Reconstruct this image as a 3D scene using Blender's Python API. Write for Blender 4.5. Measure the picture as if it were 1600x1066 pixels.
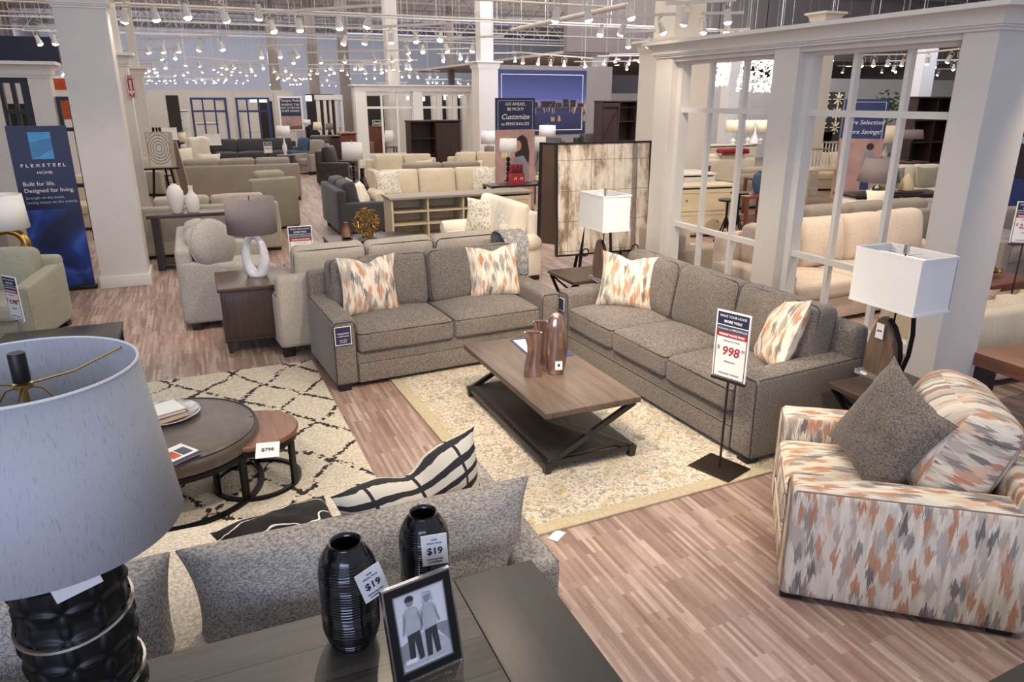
import bpy, bmesh, math, random
from mathutils import Vector, Matrix, noise
random.seed(7)
PI = math.pi
sc = bpy.context.scene
COL = sc.collection
for o in list(bpy.data.objects): bpy.data.objects.remove(o)

# ------------------------------------------------------------------ camera, world, light, exposure
CAM_H = 2.3
FPX, TH, AZ = 1133.0, math.atan(378/1133.0), math.radians(23.12)
cam = bpy.data.cameras.new('camera'); cam_o = bpy.data.objects.new('camera', cam); COL.objects.link(cam_o)
cam.sensor_width = 36; cam.lens = FPX/1600*36; cam.clip_start = .05; cam.clip_end = 300
cam_o.location = (0, 0, CAM_H); cam_o.rotation_euler = (PI/2-TH, 0, -AZ)
sc.camera = cam_o
sc.view_settings.view_transform = 'Standard'; sc.view_settings.look = 'None'
sc.view_settings.gamma = 1; sc.view_settings.use_curve_mapping = False
sc.view_settings.exposure = 0.0
w = bpy.data.worlds.new('world'); sc.world = w; w.use_nodes = True
w.node_tree.nodes['Background'].inputs[0].default_value = (.80, .86, 1.0, 1)
w.node_tree.nodes['Background'].inputs[1].default_value = .42

def area(name, loc, target, sx, sy, power, color):
    l = bpy.data.lights.new(name, 'AREA'); l.shape = 'RECTANGLE'; l.size = sx; l.size_y = sy; l.energy = power; l.color = color
    o = bpy.data.objects.new(name, l); COL.objects.link(o); o.location = loc
    o.rotation_euler = (Vector(target)-Vector(loc)).to_track_quat('-Z', 'Y').to_euler(); return o
def spot(loc, target, power, color=(1, .84, .66), ang=60, blend=.6, r=.05):
    l = bpy.data.lights.new('track_spot', 'SPOT'); l.energy = power; l.color = color; l.spot_size = math.radians(ang); l.spot_blend = blend; l.shadow_soft_size = r
    o = bpy.data.objects.new('track_spot', l); COL.objects.link(o); o.location = loc
    o.rotation_euler = (Vector(target)-Vector(loc)).to_track_quat('-Z', 'Y').to_euler(); return o
WARM = (1, .82, .62); NEUT = (1, .93, .86); COOL = (.56, .67, 1)
area('daylight_window', (-3, -6, 3.2), (1.5, 4, .8), 6, 3, 400, COOL)            # storefront windows behind the camera
area('ceiling_light_bank', (1.5, 5, 5.2), (1.5, 5, 0), 7, 7, 130, NEUT)
area('ceiling_light_bank', (2, 14, 5.6), (2, 14, 0), 12, 9, 420, NEUT)
area('ceiling_light_bank', (11, 12, 6.0), (11, 12, 0), 9, 14, 480, WARM)
area('ceiling_light_bank', (6, 26, 6.4), (6, 26, 0), 26, 12, 1250, NEUT)
area('ceiling_light_bank', (8, 42, 6.6), (8, 42, 0), 40, 16, 2600, NEUT)
area('cool_wall_fill', (5, 53, 5.4), (8, 66, 5.0), 44, 2, 2300, (.62, .72, 1))  # clerestory daylight falling on the back wall
area('cool_wall_fill', (14, 15, 5.4), (20, 27, 6.6), 16, 1.5, 950, (.76, .82, 1))  # added fill to brighten the bulkhead, not a clerestory window
area('bounce_fill', (8, 20, 4.9), (8, 20, 8), 30, 14, 480, (1, .92, .86))  # added to lift the deck, standing in for floor bounce
area('bounce_fill', (8, 42, 4.9), (8, 42, 8), 40, 24, 1250, (.82, .86, 1))  # the same added bounce for the far ceiling, no real fixture
for loc, tg, p, a in [
    ((1.6, 2.6, 3.5), (1.9, 5.9, .4), 190, 60), ((3.4, 2.8, 3.5), (2.6, 6.0, .5), 170, 55), ((1.0, 3.6, 3.5), (3.4, 4.9, .4), 170, 60),
    ((1.2, 2.2, 3.5), (2.3, 4.0, .2), 190, 55), ((.6, 5.6, 3.5), (4.0, 3.9, .5), 110, 50), ((1.6, 5.2, 3.5), (3.1, 2.2, .5), 170, 55),
    ((-.5, 1.6, 3.5), (.4, 5.3, 0), 130, 60), ((1.2, 4.6, 3.5), (.4, 2.7, .4), 120, 55), ((2.2, 1.0, 3.5), (2.0, 2.8, 0), 110, 75),
    ((3.2, 4.6, 3.5), (3.8, 6.3, .8), 110, 60), ((2.6, 6.4, 3.5), (4.3, 8.6, .5), 190, 55), ((-.4, 7.0, 3.5), (.3, 8.4, .4), 80, 60),
    ((-.2, 6.0, 3.5), (-.8, 9.4, .2), 130, 60), ((3.0, 8.8, 3.5), (4.2, 12.0, .5), 220, 60), ((3.8, 6.0, 3.5), (4.6, 7.6, 1.2), 90, 60),
    ((6.2, 4.8, 3.5), (7.2, 6.5, .4), 260, 75), ((7.0, 7.2, 3.5), (9.0, 10.5, .6), 300, 80), ((5.6, 2.6, 3.5), (6.2, 4.0, .3), 110, 70)]:
    spot(loc, tg, p*1.45, WARM, a)

# ------------------------------------------------------------------ placing helpers (measured rays of the camera)
_fw = Vector((math.sin(AZ)*math.cos(TH), math.cos(AZ)*math.cos(TH), -math.sin(TH)))
_rt = Vector((math.cos(AZ), -math.sin(AZ), 0)); _up = Vector((math.sin(AZ)*math.sin(TH), math.cos(AZ)*math.sin(TH), math.cos(TH)))
def ray(u, v): return _fw + _rt*((u-800)/FPX) + _up*((533-v)/FPX)
def onz(u, v, z=0.0):
    r = ray(u, v); t = (z-CAM_H)/r.z; return (r.x*t, r.y*t)
def ony(u, v, y):
    r = ray(u, v); t = y/r.y; return (r.x*t, CAM_H+r.z*t)       # x, z
def onx(u, v, x):
    r = ray(u, v); t = x/r.x; return (r.y*t, CAM_H+r.z*t)       # y, z

# ------------------------------------------------------------------ materials
class NT:
    def __init__(s, name):
        s.m = bpy.data.materials.new(name); s.m.use_nodes = True; s.t = s.m.node_tree; s.b = s.t.nodes['Principled BSDF']
    def n(s, typ, props=None, **inp):
        nd = s.t.nodes.new('ShaderNode'+typ)
        for k, v in (props or {}).items(): setattr(nd, k, v)
        for k, v in inp.items():
            key = int(k[1:]) if k[0] == 'i' and k[1:].isdigit() else k.replace('_', ' ')
            s.set(nd, key, v)
        return nd
    def set(s, nd, key, v):
        if isinstance(v, bpy.types.NodeSocket): s.t.links.new(v, nd.inputs[key])
        elif isinstance(v, bpy.types.Node): s.t.links.new(v.outputs[0], nd.inputs[key])
        else: nd.inputs[key].default_value = v
    def math(s, op, a, b=0.0, c=0.0):
        nd = s.t.nodes.new('ShaderNodeMath'); nd.operation = op; s.set(nd, 0, a); s.set(nd, 1, b); s.set(nd, 2, c); return nd.outputs[0]
    def ramp(s, fac, stops, const=False):
        nd = s.t.nodes.new('ShaderNodeValToRGB'); cr = nd.color_ramp
        if const: cr.interpolation = 'CONSTANT'
        while len(cr.elements) < len(stops): cr.elements.new(.5)
        for e, (p, c) in zip(cr.elements, stops): e.position = p; e.color = (c[0], c[1], c[2], 1)
        s.set(nd, 0, fac); return nd.outputs[0]
    def mix(s, fac, a, b, blend='MIX'):
        nd = s.t.nodes.new('ShaderNodeMix'); nd.data_type = 'RGBA'; nd.blend_type = blend
        s.set(nd, 0, fac); s.set(nd, 6, a if not isinstance(a, tuple) else (*a[:3], 1)); s.set(nd, 7, b if not isinstance(b, tuple) else (*b[:3], 1)); return nd.outputs[2]
    def bump(s, h, strength=.3, dist=.01):
        nd = s.n('Bump', None, Strength=strength, Distance=dist, Height=h); s.t.links.new(nd.outputs[0], s.b.inputs['Normal'])
    def color(s, c): s.set(s.b, 'Base Color', c if not isinstance(c, tuple) else (*c[:3], 1))
    def coord(s, which='Object'): return s.n('TexCoord').outputs[which]
    def mapped(s, which='Object', scale=(1, 1, 1), rot=(0, 0, 0), loc=(0, 0, 0)):
        return s.n('Mapping', None, Vector=s.coord(which), Scale=scale, Rotation=rot, Location=loc).outputs[0]
def hexc(h):
    h = h.lstrip('#'); v = [int(h[i:i+2], 16)/255 for i in (0, 2, 4)]
    return tuple(x/12.92 if x <= .04045 else ((x+.055)/1.055)**2.4 for x in v)
M = {}
def plain(key, col, rough=.55, metal=0.0, var=.06, scale=6, bump=0, emit=None, strength=0, trans=0, coat=0):
    if isinstance(col, str): col = hexc(col)
    t = NT(key); nz = t.n('TexNoise', None, Scale=scale, Detail=4.0, Vector=t.coord())
    t.color(t.ramp(nz.outputs[0], [(.3, tuple(c*(1-var) for c in col)), (.7, tuple(min(1, c*(1+var)) for c in col))]))
    t.b.inputs['Roughness'].default_value = rough; t.b.inputs['Metallic'].default_value = metal
    if coat: t.b.inputs['Coat Weight'].default_value = coat
    if trans: t.b.inputs['Transmission Weight'].default_value = trans
    if bump: t.bump(nz.outputs[0], bump, .005)
    if emit:
        t.b.inputs['Emission Color'].default_value = (*emit, 1); t.b.inputs['Emission Strength'].default_value = strength
    M[key] = t.m; return t.m
def tweed(key, c1, c2, scale=260, rough=.95, bump=.35, big=.12):
    c1, c2 = hexc(c1), hexc(c2); t = NT(key); co = t.coord()
    a = t.n('TexNoise', None, Scale=float(scale), Detail=2.0, Vector=co).outputs[0]
    w1 = t.n('TexNoise', None, Scale=1.0, Detail=1.0, Vector=t.mapped(scale=(scale*.25, scale*.25, scale*1.4))).outputs[0]
    f = t.math('ADD', t.math('MULTIPLY', a, .6), t.math('MULTIPLY', w1, .4))
    c = t.ramp(f, [(.42, c1), (.58, c2)])
    b = t.n('TexNoise', None, Scale=3.0, Detail=3.0, Vector=co).outputs[0]
    c = t.mix(1.0, c, t.ramp(b, [(.3, (1-big,)*3), (.7, (1+big*.3,)*3)]), 'MULTIPLY')
    t.color(c); t.b.inputs['Roughness'].default_value = rough; t.b.inputs['Sheen Weight'].default_value = .15
    t.bump(f, bump, .003); M[key] = t.m; return t.m
def weave(key, c1, c2):
    c1, c2 = hexc(c1), hexc(c2); t = NT(key)
    a = t.n('TexNoise', None, Scale=1.0, Detail=1.0, Vector=t.mapped(scale=(300, 300, 75))).outputs[0]
    b = t.n('TexNoise', None, Scale=1.0, Detail=1.0, Vector=t.mapped(scale=(75, 75, 300))).outputs[0]
    c = t.n('TexNoise', None, Scale=4.0, Detail=3.0, Vector=t.coord()).outputs[0]
    f = t.math('ADD', t.math('ADD', t.math('MULTIPLY', a, .45), t.math('MULTIPLY', b, .45)), t.math('MULTIPLY', c, .1))
    t.color(t.ramp(f, [(.42, c1), (.58, c2)])); t.b.inputs['Roughness'].default_value = .95; t.bump(f, .5, .004); M[key] = t.m; return t.m
def wood(key, c1, c2, axis=0, rough=.4, scale=1.0, planks=0, bump=.1):
    c1, c2 = hexc(c1), hexc(c2); t = NT(key)
    s = [14*scale]*3; s[axis] = 1.1*scale
    nz = t.n('TexNoise', None, Scale=1.0, Detail=6.0, Roughness=.65, Distortion=.6, Vector=t.mapped(scale=tuple(s))).outputs[0]
    s2 = [90*scale]*3; s2[axis] = 4*scale
    nf = t.n('TexNoise', None, Scale=1.0, Detail=2.0, Vector=t.mapped(scale=tuple(s2))).outputs[0]
    f = t.math('ADD', t.math('MULTIPLY', nz, .65), t.math('MULTIPLY', nf, .35))
    c = t.ramp(f, [(.35, c1), (.65, c2)])
    if planks:
        x = t.n('SeparateXYZ', None, Vector=t.coord()).outputs[1 if axis == 0 else 0]
        fr = t.math('FRACT', t.math('DIVIDE', x, planks))
        ln = t.math('LESS_THAN', t.math('ABSOLUTE', t.math('SUBTRACT', fr, .5)), .012)
        c = t.mix(ln, c, (c1[0]*.25, c1[1]*.25, c1[2]*.25))
        idn = t.n('TexWhiteNoise', {'noise_dimensions': '1D'}, W=t.math('FLOOR', t.math('ADD', t.math('DIVIDE', x, planks), .5))).outputs[0]
        c = t.mix(.35, c, t.mix(idn, (.3, .3, .3), (1, 1, 1)), 'MULTIPLY')
    t.color(c); t.b.inputs['Roughness'].default_value = rough; t.bump(f, bump, .002); M[key] = t.m; return t.m
def ikat(key, base='#e2d8c6'):
    t = NT(key); uv = t.n('SeparateXYZ', None, Vector=t.coord('UV')); u, v = uv.outputs[0], uv.outputs[1]
    cream = hexc(base); org = hexc('#b4764c'); gry = hexc('#75716f'); chr_ = hexc('#4d4b4f'); tau = hexc('#a79b90'); pch = hexc('#d0a98b')
    fz = t.n('TexNoise', {'noise_dimensions': '1D'}, W=t.math('MULTIPLY', u, 240.0), Scale=1.0, Detail=1.0).outputs[0]
    fy = t.n('TexNoise', {'noise_dimensions': '1D'}, W=t.math('MULTIPLY', u, 70.0), Scale=1.0, Detail=0.0).outputs[0]
    vj = t.math('ADD', v, t.math('ADD', t.math('MULTIPLY', t.math('SUBTRACT', fz, .5), .08), t.math('MULTIPLY', t.math('SUBTRACT', fy, .5), .10)))
    def layer(pu, pv, off, thr, stops):
        vec = t.n('CombineXYZ', None, X=t.math('DIVIDE', u, pu), Y=t.math('ADD', t.math('DIVIDE', vj, pv), off), Z=off).outputs[0]
        vo = t.n('TexVoronoi', {'voronoi_dimensions': '2D', 'distance': 'MANHATTAN'}, Scale=1.0, Randomness=.75, Vector=vec)
        r = t.n('SeparateColor', None, Color=vo.outputs['Color']).outputs[0]
        return t.math('LESS_THAN', vo.outputs['Distance'], thr), t.ramp(r, stops, True)
    c = cream
    bg = t.ramp(t.n('TexNoise', {'noise_dimensions': '1D'}, W=t.math('MULTIPLY', u, 26.0), Scale=1.0, Detail=2.0).outputs[0], [(.42, cream), (.56, tuple(x*.80 for x in cream))])
    m1, c1 = layer(.080, .21, 3.3, .43, [(0, tau), (.28, pch), (.40, gry), (.55, bgc(cream)), (.68, tau), (.84, org)])
    m2, c2 = layer(.050, .14, 7.7, .45, [(0, org), (.17, bgc(cream)), (.36, gry), (.52, tau), (.64, org), (.78, chr_), (.90, bgc(cream))])
    c = t.mix(t.math('MULTIPLY', m1, .75), bg, c1); c = t.mix(t.math('MULTIPLY', m2, .88), c, c2)
    st = t.n('TexNoise', {'noise_dimensions': '1D'}, W=t.math('MULTIPLY', u, 500.0), Scale=1.0, Detail=0.0).outputs[0]
    c = t.mix(t.math('MULTIPLY', t.math('GREATER_THAN', st, .58), .32), c, cream)
    t.color(c); t.b.inputs['Roughness'].default_value = .9; t.bump(st, .15, .002); M[key] = t.m; return t.m
def bgc(c): return tuple(x*.93 for x in c)

tweed('grey_tweed', '#4b4540', '#8c837a', 240)
tweed('grey_tweed_dark', '#443e3a', '#857b71', 230)
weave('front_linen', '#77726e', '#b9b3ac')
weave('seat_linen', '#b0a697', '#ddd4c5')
tweed('beige_fabric', '#a0978a', '#bab0a2', 200)
tweed('cream_fabric', '#cfc0a6', '#dfd2bb', 150)
tweed('white_fabric', '#e2d8c6', '#efe7d8', 150)
tweed('pale_grey_fabric', '#8a8682', '#aaa6a1', 180)
tweed('khaki_fabric', '#938a74', '#a89f88', 200)
tweed('sage_fabric', '#8f8e7d', '#a5a493', 200)
tweed('taupe_fabric', '#8a8075', '#a0968a', 180)
tweed('charcoal_fabric', '#2e2d2f', '#48474a', 200)
tweed('rose_beige_fabric', '#c2b1a1', '#d8c8b9', 150)
tweed('leather_taupe', '#4e433a', '#5c5046', 12, rough=.38, bump=.1)
tweed('dark_leather', '#28241f', '#3a342e', 12, rough=.45, bump=.1)
tweed('tan_leather', '#8c6446', '#a87d5c', 12, rough=.5, bump=.1)
tweed('black_fabric', '#121113', '#232124', 200)
plain('dark_piping', '#3a3633', .9); plain('light_piping', '#a39a8c', .9); plain('ikat_piping', '#86786a', .9)
plain('black_plastic', '#0e0e10', .45); plain('black_metal', '#17171a', .4, .6); plain('bronze_metal', '#4a4039', .4, .85)
plain('gun_metal', '#454341', .38, .8); plain('chrome', '#cfcfcf', .15, 1); plain('brass', '#b39a62', .28, 1); plain('gold', '#b8924c', .3, 1, .3, 30)
plain('copper_ceramic', '#a3877a', .16, .85, .15, 8, coat=1); plain('black_glaze', '#17161a', .16, .45, coat=1)
plain('nickel_band', '#c9c5bd', .22, 1)
plain('trim_paint', '#dcd8d0', .45, var=.02); plain('column_paint', '#d5cfc7', .55, var=.02); plain('wall_taupe', '#8d8480', .8, var=.03)
plain('wall_light', '#c9c4be', .8, var=.03); plain('wall_navy', '#1c2138', .6, var=.05); plain('deck_paint', '#8f8780', .8); plain('pipe_white', '#cdc8bf', .5)
plain('lamp_white', '#ecebe8', .85, var=.01); plain('paper_white', '#eceae6', .6, var=.01); plain('navy_print', '#22284a', .5); plain('navy_frame', '#22356b', .5)
plain('red_print', '#a02a2e', .5); plain('blue_print', '#4e9fd6', .5, var=.1); plain('light_blue_print', '#a9c4e0', .5); plain('slate_print', '#3c4a5e', .5)
plain('grey_print', '#9a9a9e', .6); plain('skin_print', '#b98d74', .6); plain('hair_print', '#2b201c', .6); plain('shirt_print', '#8f8c98', .6)
plain('orange_print', '#c0512b', .6, var=.3); plain('pink_print', '#b08e8a', .6, var=.2, scale=3); plain('brown_print', '#7a5346', .6, var=.2)
plain('photo_pale', '#d9dadd', .5, var=.03); plain('photo_grey', '#8d8f94', .5, var=.1, scale=30); plain('photo_dark', '#3a3b40', .5, var=.2, scale=30); plain('photo_mid', '#b4b6bb', .5, var=.1, scale=40)
plain('marble', '#dcdcde', .2, var=.12, scale=14); plain('ceramic_white', '#e4e0d8', .4, var=.03); plain('stone_dark', '#2c2725', .6, bump=.4, scale=20)
plain('backing_brown', '#4c3a2e', .7); plain('book_cream', '#cdbb9c', .6); plain('green_leaf', '#3b4a26', .6); plain('red_cloth', '#8f1e28', .7); plain('blue_cloth', '#3c5068', .8)
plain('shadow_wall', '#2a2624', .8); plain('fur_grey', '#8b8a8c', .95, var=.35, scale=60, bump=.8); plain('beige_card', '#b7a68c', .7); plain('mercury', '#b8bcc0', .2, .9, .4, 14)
plain('wax', '#d9c9a0', .6)
plain('bulb_glow', '#fff2df', .5, emit=(1, .90, .76), strength=60); plain('downlight_glow', '#fff2df', .5, emit=(1, .92, .8), strength=12)
plain('crystal_glow', '#fff8e8', .4, emit=(1, .97, .85), strength=2.2); plain('box_glow', '#eef4ff', .4, emit=(.85, .93, 1), strength=1.6)
wood('dark_walnut', '#3a2a24', '#513c34', 0, .3); wood('walnut_panel', '#32241f', '#48352d', 2, .35)
wood('espresso', '#1d1615', '#332826', 0, .3); wood('coffee_wood', '#54453c', '#7a685b', 1, .34, planks=.118); wood('shelf_wood', '#35302c', '#4d453f', 1, .5, planks=.16)
wood('console_wood', '#37332f', '#57514b', 0, .34, planks=.145); wood('breadboard', '#211f1f', '#2f2d2c', 1, .42, planks=.0)
wood('end_wood', '#41342e', '#5a4a42', 1, .34); wood('warm_wood', '#6f452f', '#94624a', 1, .3); wood('petrified', '#4a3a30', '#8c7462', 2, .6, .8, bump=.5)
wood('cream_wood', '#bcae90', '#cfc3a8', 0, .5); wood('rustic_dark', '#2b1a17', '#402a25', 2, .5); wood('cherry', '#5c3526', '#7c4a35', 1, .3); wood('grey_top', '#7d756a', '#958c80', 0, .5)
ikat('ikat_fabric'); 

# floor: narrow mosaic planks running along the hall
t = NT('plank_floor')
vec = t.mapped(rot=(0, 0, PI/2))
bk = t.n('TexBrick', {'offset': .37, 'offset_frequency': 2}, Vector=vec, Color1=(0, 0, 0, 1), Color2=(1, 1, 1, 1), Mortar=(.5, .5, .5, 1), Scale=1.0, Mortar_Size=.0, Brick_Width=.36, Row_Height=.021)
bk2 = t.n('TexBrick', {'offset': .61, 'offset_frequency': 3}, Vector=vec, Color1=(0, 0, 0, 1), Color2=(1, 1, 1, 1), Mortar=(.5, .5, .5, 1), Scale=1.0, Mortar_Size=.0, Brick_Width=.9, Row_Height=.063)
nz = t.n('TexNoise', None, Scale=7.0, Detail=5.0, Vector=t.mapped(scale=(3, .7, 1))).outputs[0]
sn = t.n('TexNoise', None, Scale=1.0, Detail=3.0, Distortion=2.5, Vector=t.mapped(scale=(60, 18, 1))).outputs[0]
f = t.math('ADD', t.math('MULTIPLY', bk.outputs[0], .40), t.math('ADD', t.math('MULTIPLY', bk2.outputs[0], .22), t.math('ADD', t.math('MULTIPLY', nz, .3), t.math('MULTIPLY', sn, .25))))
t.color(t.ramp(f, [(.16, hexc('#654d45')), (.42, hexc('#8d7368')), (.62, hexc('#a0877c')), (.92, hexc('#c2b0a5'))]))
t.b.inputs['Roughness'].default_value = .42; t.bump(f, .05, .002); M['plank_floor'] = t.m
# vintage rug
t = NT('vintage_rug'); co = t.coord()
n1 = t.n('TexNoise', None, Scale=34.0, Detail=6.0, Roughness=.75, Vector=co).outputs[0]
n2 = t.n('TexNoise', None, Scale=5.0, Detail=5.0, Distortion=1.2, Vector=co).outputs[0]
n3 = t.n('TexNoise', None, Scale=9.0, Detail=5.0, Vector=t.mapped(loc=(5, 3, 0))).outputs[0]
n4 = t.n('TexNoise', None, Scale=55.0, Detail=5.0, Vector=t.mapped(loc=(1, 8, 0))).outputs[0]
base = t.ramp(n2, [(.35, hexc('#c4b99f')), (.55, hexc('#dcd3c2')), (.7, hexc('#cfc5b0'))])
c = t.mix(t.math('MULTIPLY', t.math('GREATER_THAN', t.math('ADD', n1, t.math('MULTIPLY', n2, .5)), .82), .7), base, hexc('#8d8672'))
c = t.mix(t.math('MULTIPLY', t.math('GREATER_THAN', t.math('ADD', n3, t.math('MULTIPLY', n1, .4)), .83), .6), c, hexc('#bfa266'))
c = t.mix(t.math('MULTIPLY', t.math('LESS_THAN', t.math('ADD', n3, t.math('MULTIPLY', n4, .5)), .60), .32), c, hexc('#c98e62'))
c = t.mix(t.math('MULTIPLY', t.math('GREATER_THAN', n4, .56), .6), c, hexc('#77736a'))
t.color(c); t.b.inputs['Roughness'].default_value = 1; t.bump(n1, .6, .01); M['vintage_rug'] = t.m
plain('rug_border', '#bcb093', 1, var=.12, scale=50, bump=.6)
# shag rug with a broken diamond trellis
t = NT('trellis_rug'); co = t.coord()
wob = t.n('TexNoise', None, Scale=38.0, Detail=5.0, Vector=co).outputs['Color']
big = t.n('TexNoise', None, Scale=2.2, Detail=1.0, Vector=co).outputs['Color']
v1 = t.n('VectorMath', {'operation': 'SCALE'}, i0=wob, Scale=.075).outputs[0]
v2 = t.n('VectorMath', {'operation': 'SCALE'}, i0=big, Scale=.22).outputs[0]
v3 = t.n('VectorMath', {'operation': 'ADD'}, i0=t.n('VectorMath', {'operation': 'ADD'}, i0=co, i1=v1).outputs[0], i1=v2).outputs[0]
sx = t.n('SeparateXYZ', None, Vector=v3)
a = t.math('ADD', t.math('DIVIDE', sx.outputs[0], .50), t.math('DIVIDE', sx.outputs[1], .66)); b = t.math('SUBTRACT', t.math('DIVIDE', sx.outputs[0], .50), t.math('DIVIDE', sx.outputs[1], .66))
la = t.math('LESS_THAN', t.math('ABSOLUTE', t.math('SUBTRACT', t.math('FRACT', a), .5)), .04); lb = t.math('LESS_THAN', t.math('ABSOLUTE', t.math('SUBTRACT', t.math('FRACT', b), .5)), .04)
brk = t.math('GREATER_THAN', t.n('TexNoise', None, Scale=16.0, Detail=3.0, Vector=co).outputs[0], .44)
tuft = t.n('TexNoise', None, Scale=70.0, Detail=3.0, Vector=co).outputs[0]
c = t.mix(t.math('MULTIPLY', t.math('MAXIMUM', la, lb), brk), t.ramp(tuft, [(.35, hexc('#c8bba3')), (.6, hexc('#e6ddcb'))]), hexc('#332f2c'))
t.color(c); t.b.inputs['Roughness'].default_value = 1; t.bump(tuft, .8, .02); M['trellis_rug'] = t.m
# linen lamp shade
def shade_mat(key, c1, c2, trans=.25, sl=True):
    t = NT(key); c1, c2 = hexc(c1), hexc(c2)
    nz = t.n('TexNoise', None, Scale=1.0, Detail=3.0, Distortion=.3, Vector=t.mapped(scale=(230, 230, 32) if sl else (200, 200, 200))).outputs[0]
    t.color(t.ramp(nz, [(.28, c1), (.44, c2)])); t.b.inputs['Roughness'].default_value = .9; t.bump(nz, .1, .001)
    M[key] = t.m
shade_mat('linen_shade', '#a7a7aa', '#bdbdc1'); shade_mat('taupe_shade', '#6d6565', '#807778'); shade_mat('cream_shade', '#e2d3b5', '#eedfc4')
# abstract canvas
t = NT('abstract_canvas'); co = t.coord()
n1 = t.n('TexNoise', None, Scale=1.0, Detail=8.0, Roughness=.7, Vector=t.mapped(scale=(9, 5, 2.6))).outputs[0]
n2 = t.n('TexNoise', None, Scale=1.0, Detail=5.0, Roughness=.7, Vector=t.mapped(scale=(2.6, 2, 1.6), loc=(3, 1, 2))).outputs[0]
xyz = t.n('SeparateXYZ', None, Vector=co)
c = t.ramp(t.math('ADD', t.math('MULTIPLY', n1, .5), t.math('MULTIPLY', n2, .5)), [(.36, hexc('#483429')), (.44, hexc('#8b7763')), (.52, hexc('#c9bfae')), (.62, hexc('#ddd7cb'))])
gx = t.math('LESS_THAN', t.math('ABSOLUTE', t.math('SUBTRACT', t.math('FRACT', t.math('ADD', t.math('DIVIDE', xyz.outputs[0], .31), .13)), .5)), .012)
gz = t.math('LESS_THAN', t.math('ABSOLUTE', t.math('SUBTRACT', t.math('FRACT', t.math('ADD', t.math('DIVIDE', xyz.outputs[2], .36), .4)), .5)), .010)
drip = t.math('MULTIPLY', t.math('LESS_THAN', t.math('ABSOLUTE', t.math('SUBTRACT', xyz.outputs[0], .40)), t.math('MULTIPLY', n2, .07)), t.math('GREATER_THAN', n1, .42))
c = t.mix(t.math('MULTIPLY', t.math('MAXIMUM', gx, gz), .75), c, hexc('#5d4a3b')); c = t.mix(t.math('MULTIPLY', drip, .7), c, hexc('#53444c'))
t.color(c); t.b.inputs['Roughness'].default_value = .5; M['abstract_canvas'] = t.m
# patterned pillow fabrics
def spots(key, base, spot_c, scale, thr, w_=.6):
    t = NT(key); vo = t.n('TexVoronoi', {'feature': 'DISTANCE_TO_EDGE'}, Scale=float(scale), Vector=t.coord('UV'))
    nz = t.n('TexNoise', None, Scale=float(scale)*.6, Detail=2.0, Vector=t.coord('UV')).outputs[0]
    m = t.math('MULTIPLY', t.math('GREATER_THAN', vo.outputs[0], thr), t.math('GREATER_THAN', nz, .42))
    t.color(t.mix(t.math('MULTIPLY', m, w_), hexc(base), hexc(spot_c))); t.b.inputs['Roughness'].default_value = .9; M[key] = t.m
spots('damask_fabric', '#e6e0d4', '#aaa298', 14, .09); spots('floral_fabric', '#e8e2d4', '#a39a6a', 16, .11); spots('leopard_fabric', '#a9a6a2', '#4f4d4c', 38, .05); spots('dot_fabric', '#efe9da', '#bcb39c', 40, .06)
spots('paisley_fabric', '#b3a184', '#a8633e', 22, .05)
# black-and-white striped pillow
t = NT('stripe_fabric'); uv = t.coord('UV'); nzc = t.n('TexNoise', None, Scale=9.0, Detail=3.0, Vector=uv).outputs[0]
s = t.n('SeparateXYZ', None, Vector=uv)
vv = t.math('ADD', s.outputs[1], t.math('MULTIPLY', nzc, .02)); uu = t.math('ADD', s.outputs[0], t.math('MULTIPLY', nzc, .02))
st = t.math('LESS_THAN', t.math('FRACT', t.math('DIVIDE', vv, .060)), t.math('ADD', .34, t.math('MULTIPLY', nzc, .14)))
vt = t.math('LESS_THAN', t.math('FRACT', t.math('ADD', t.math('DIVIDE', uu, .21), .1)), .07)
t.color(t.mix(t.math('MAXIMUM', st, vt), hexc('#dcd4c4'), hexc('#2a2a2c'))); t.b.inputs['Roughness'].default_value = .9; M['stripe_fabric'] = t.m
t = NT('black_line_fabric'); s = t.n('SeparateXYZ', None, Vector=t.coord('UV')); wv = t.n('TexNoise', None, Scale=5.0, Detail=1.0, Vector=t.coord('UV')).outputs[0]
l1 = t.math('LESS_THAN', t.math('ABSOLUTE', t.math('SUBTRACT', t.math('FRACT', t.math('ADD', t.math('DIVIDE', s.outputs[1], .13), t.math('MULTIPLY', wv, 1.6))), .5)), .028)
t.color(t.mix(l1, hexc('#171617'), hexc('#e4e0da'))); t.b.inputs['Roughness'].default_value = .9; M['black_line_fabric'] = t.m
# printed pictures
t = NT('dusk_city_print'); s = t.n('SeparateXYZ', None, Vector=t.coord('Object')); z = s.outputs[2]
c = t.ramp(t.math('DIVIDE', z, 2.0), [(.0, hexc('#1a1f3c')), (.38, hexc('#2d2f55')), (.44, hexc('#231f33')), (.5, hexc('#8a6d83')), (.62, hexc('#4a5590')), (1.0, hexc('#222a5e'))])
lit = t.n('TexNoise', None, Scale=1.0, Detail=4.0, Vector=t.mapped(scale=(5, 1, 1.2))).outputs[0]
band = t.math('MULTIPLY', t.math('GREATER_THAN', lit, .6), t.math('MULTIPLY', t.math('GREATER_THAN', z, .45), t.math('LESS_THAN', z, 1.0)))
c = t.mix(t.math('MULTIPLY', band, .7), c, hexc('#c9a35e')); t.color(c); t.b.inputs['Roughness'].default_value = .5; M['dusk_city_print'] = t.m
t = NT('blue_recliner_print'); n1 = t.n('TexNoise', None, Scale=1.0, Detail=2.0, Distortion=1.2, Vector=t.mapped(scale=(1.6, 1, 2.0), rot=(0, .6, 0))).outputs[0]
zz = t.n('SeparateXYZ', None, Vector=t.coord()).outputs[2]
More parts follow.
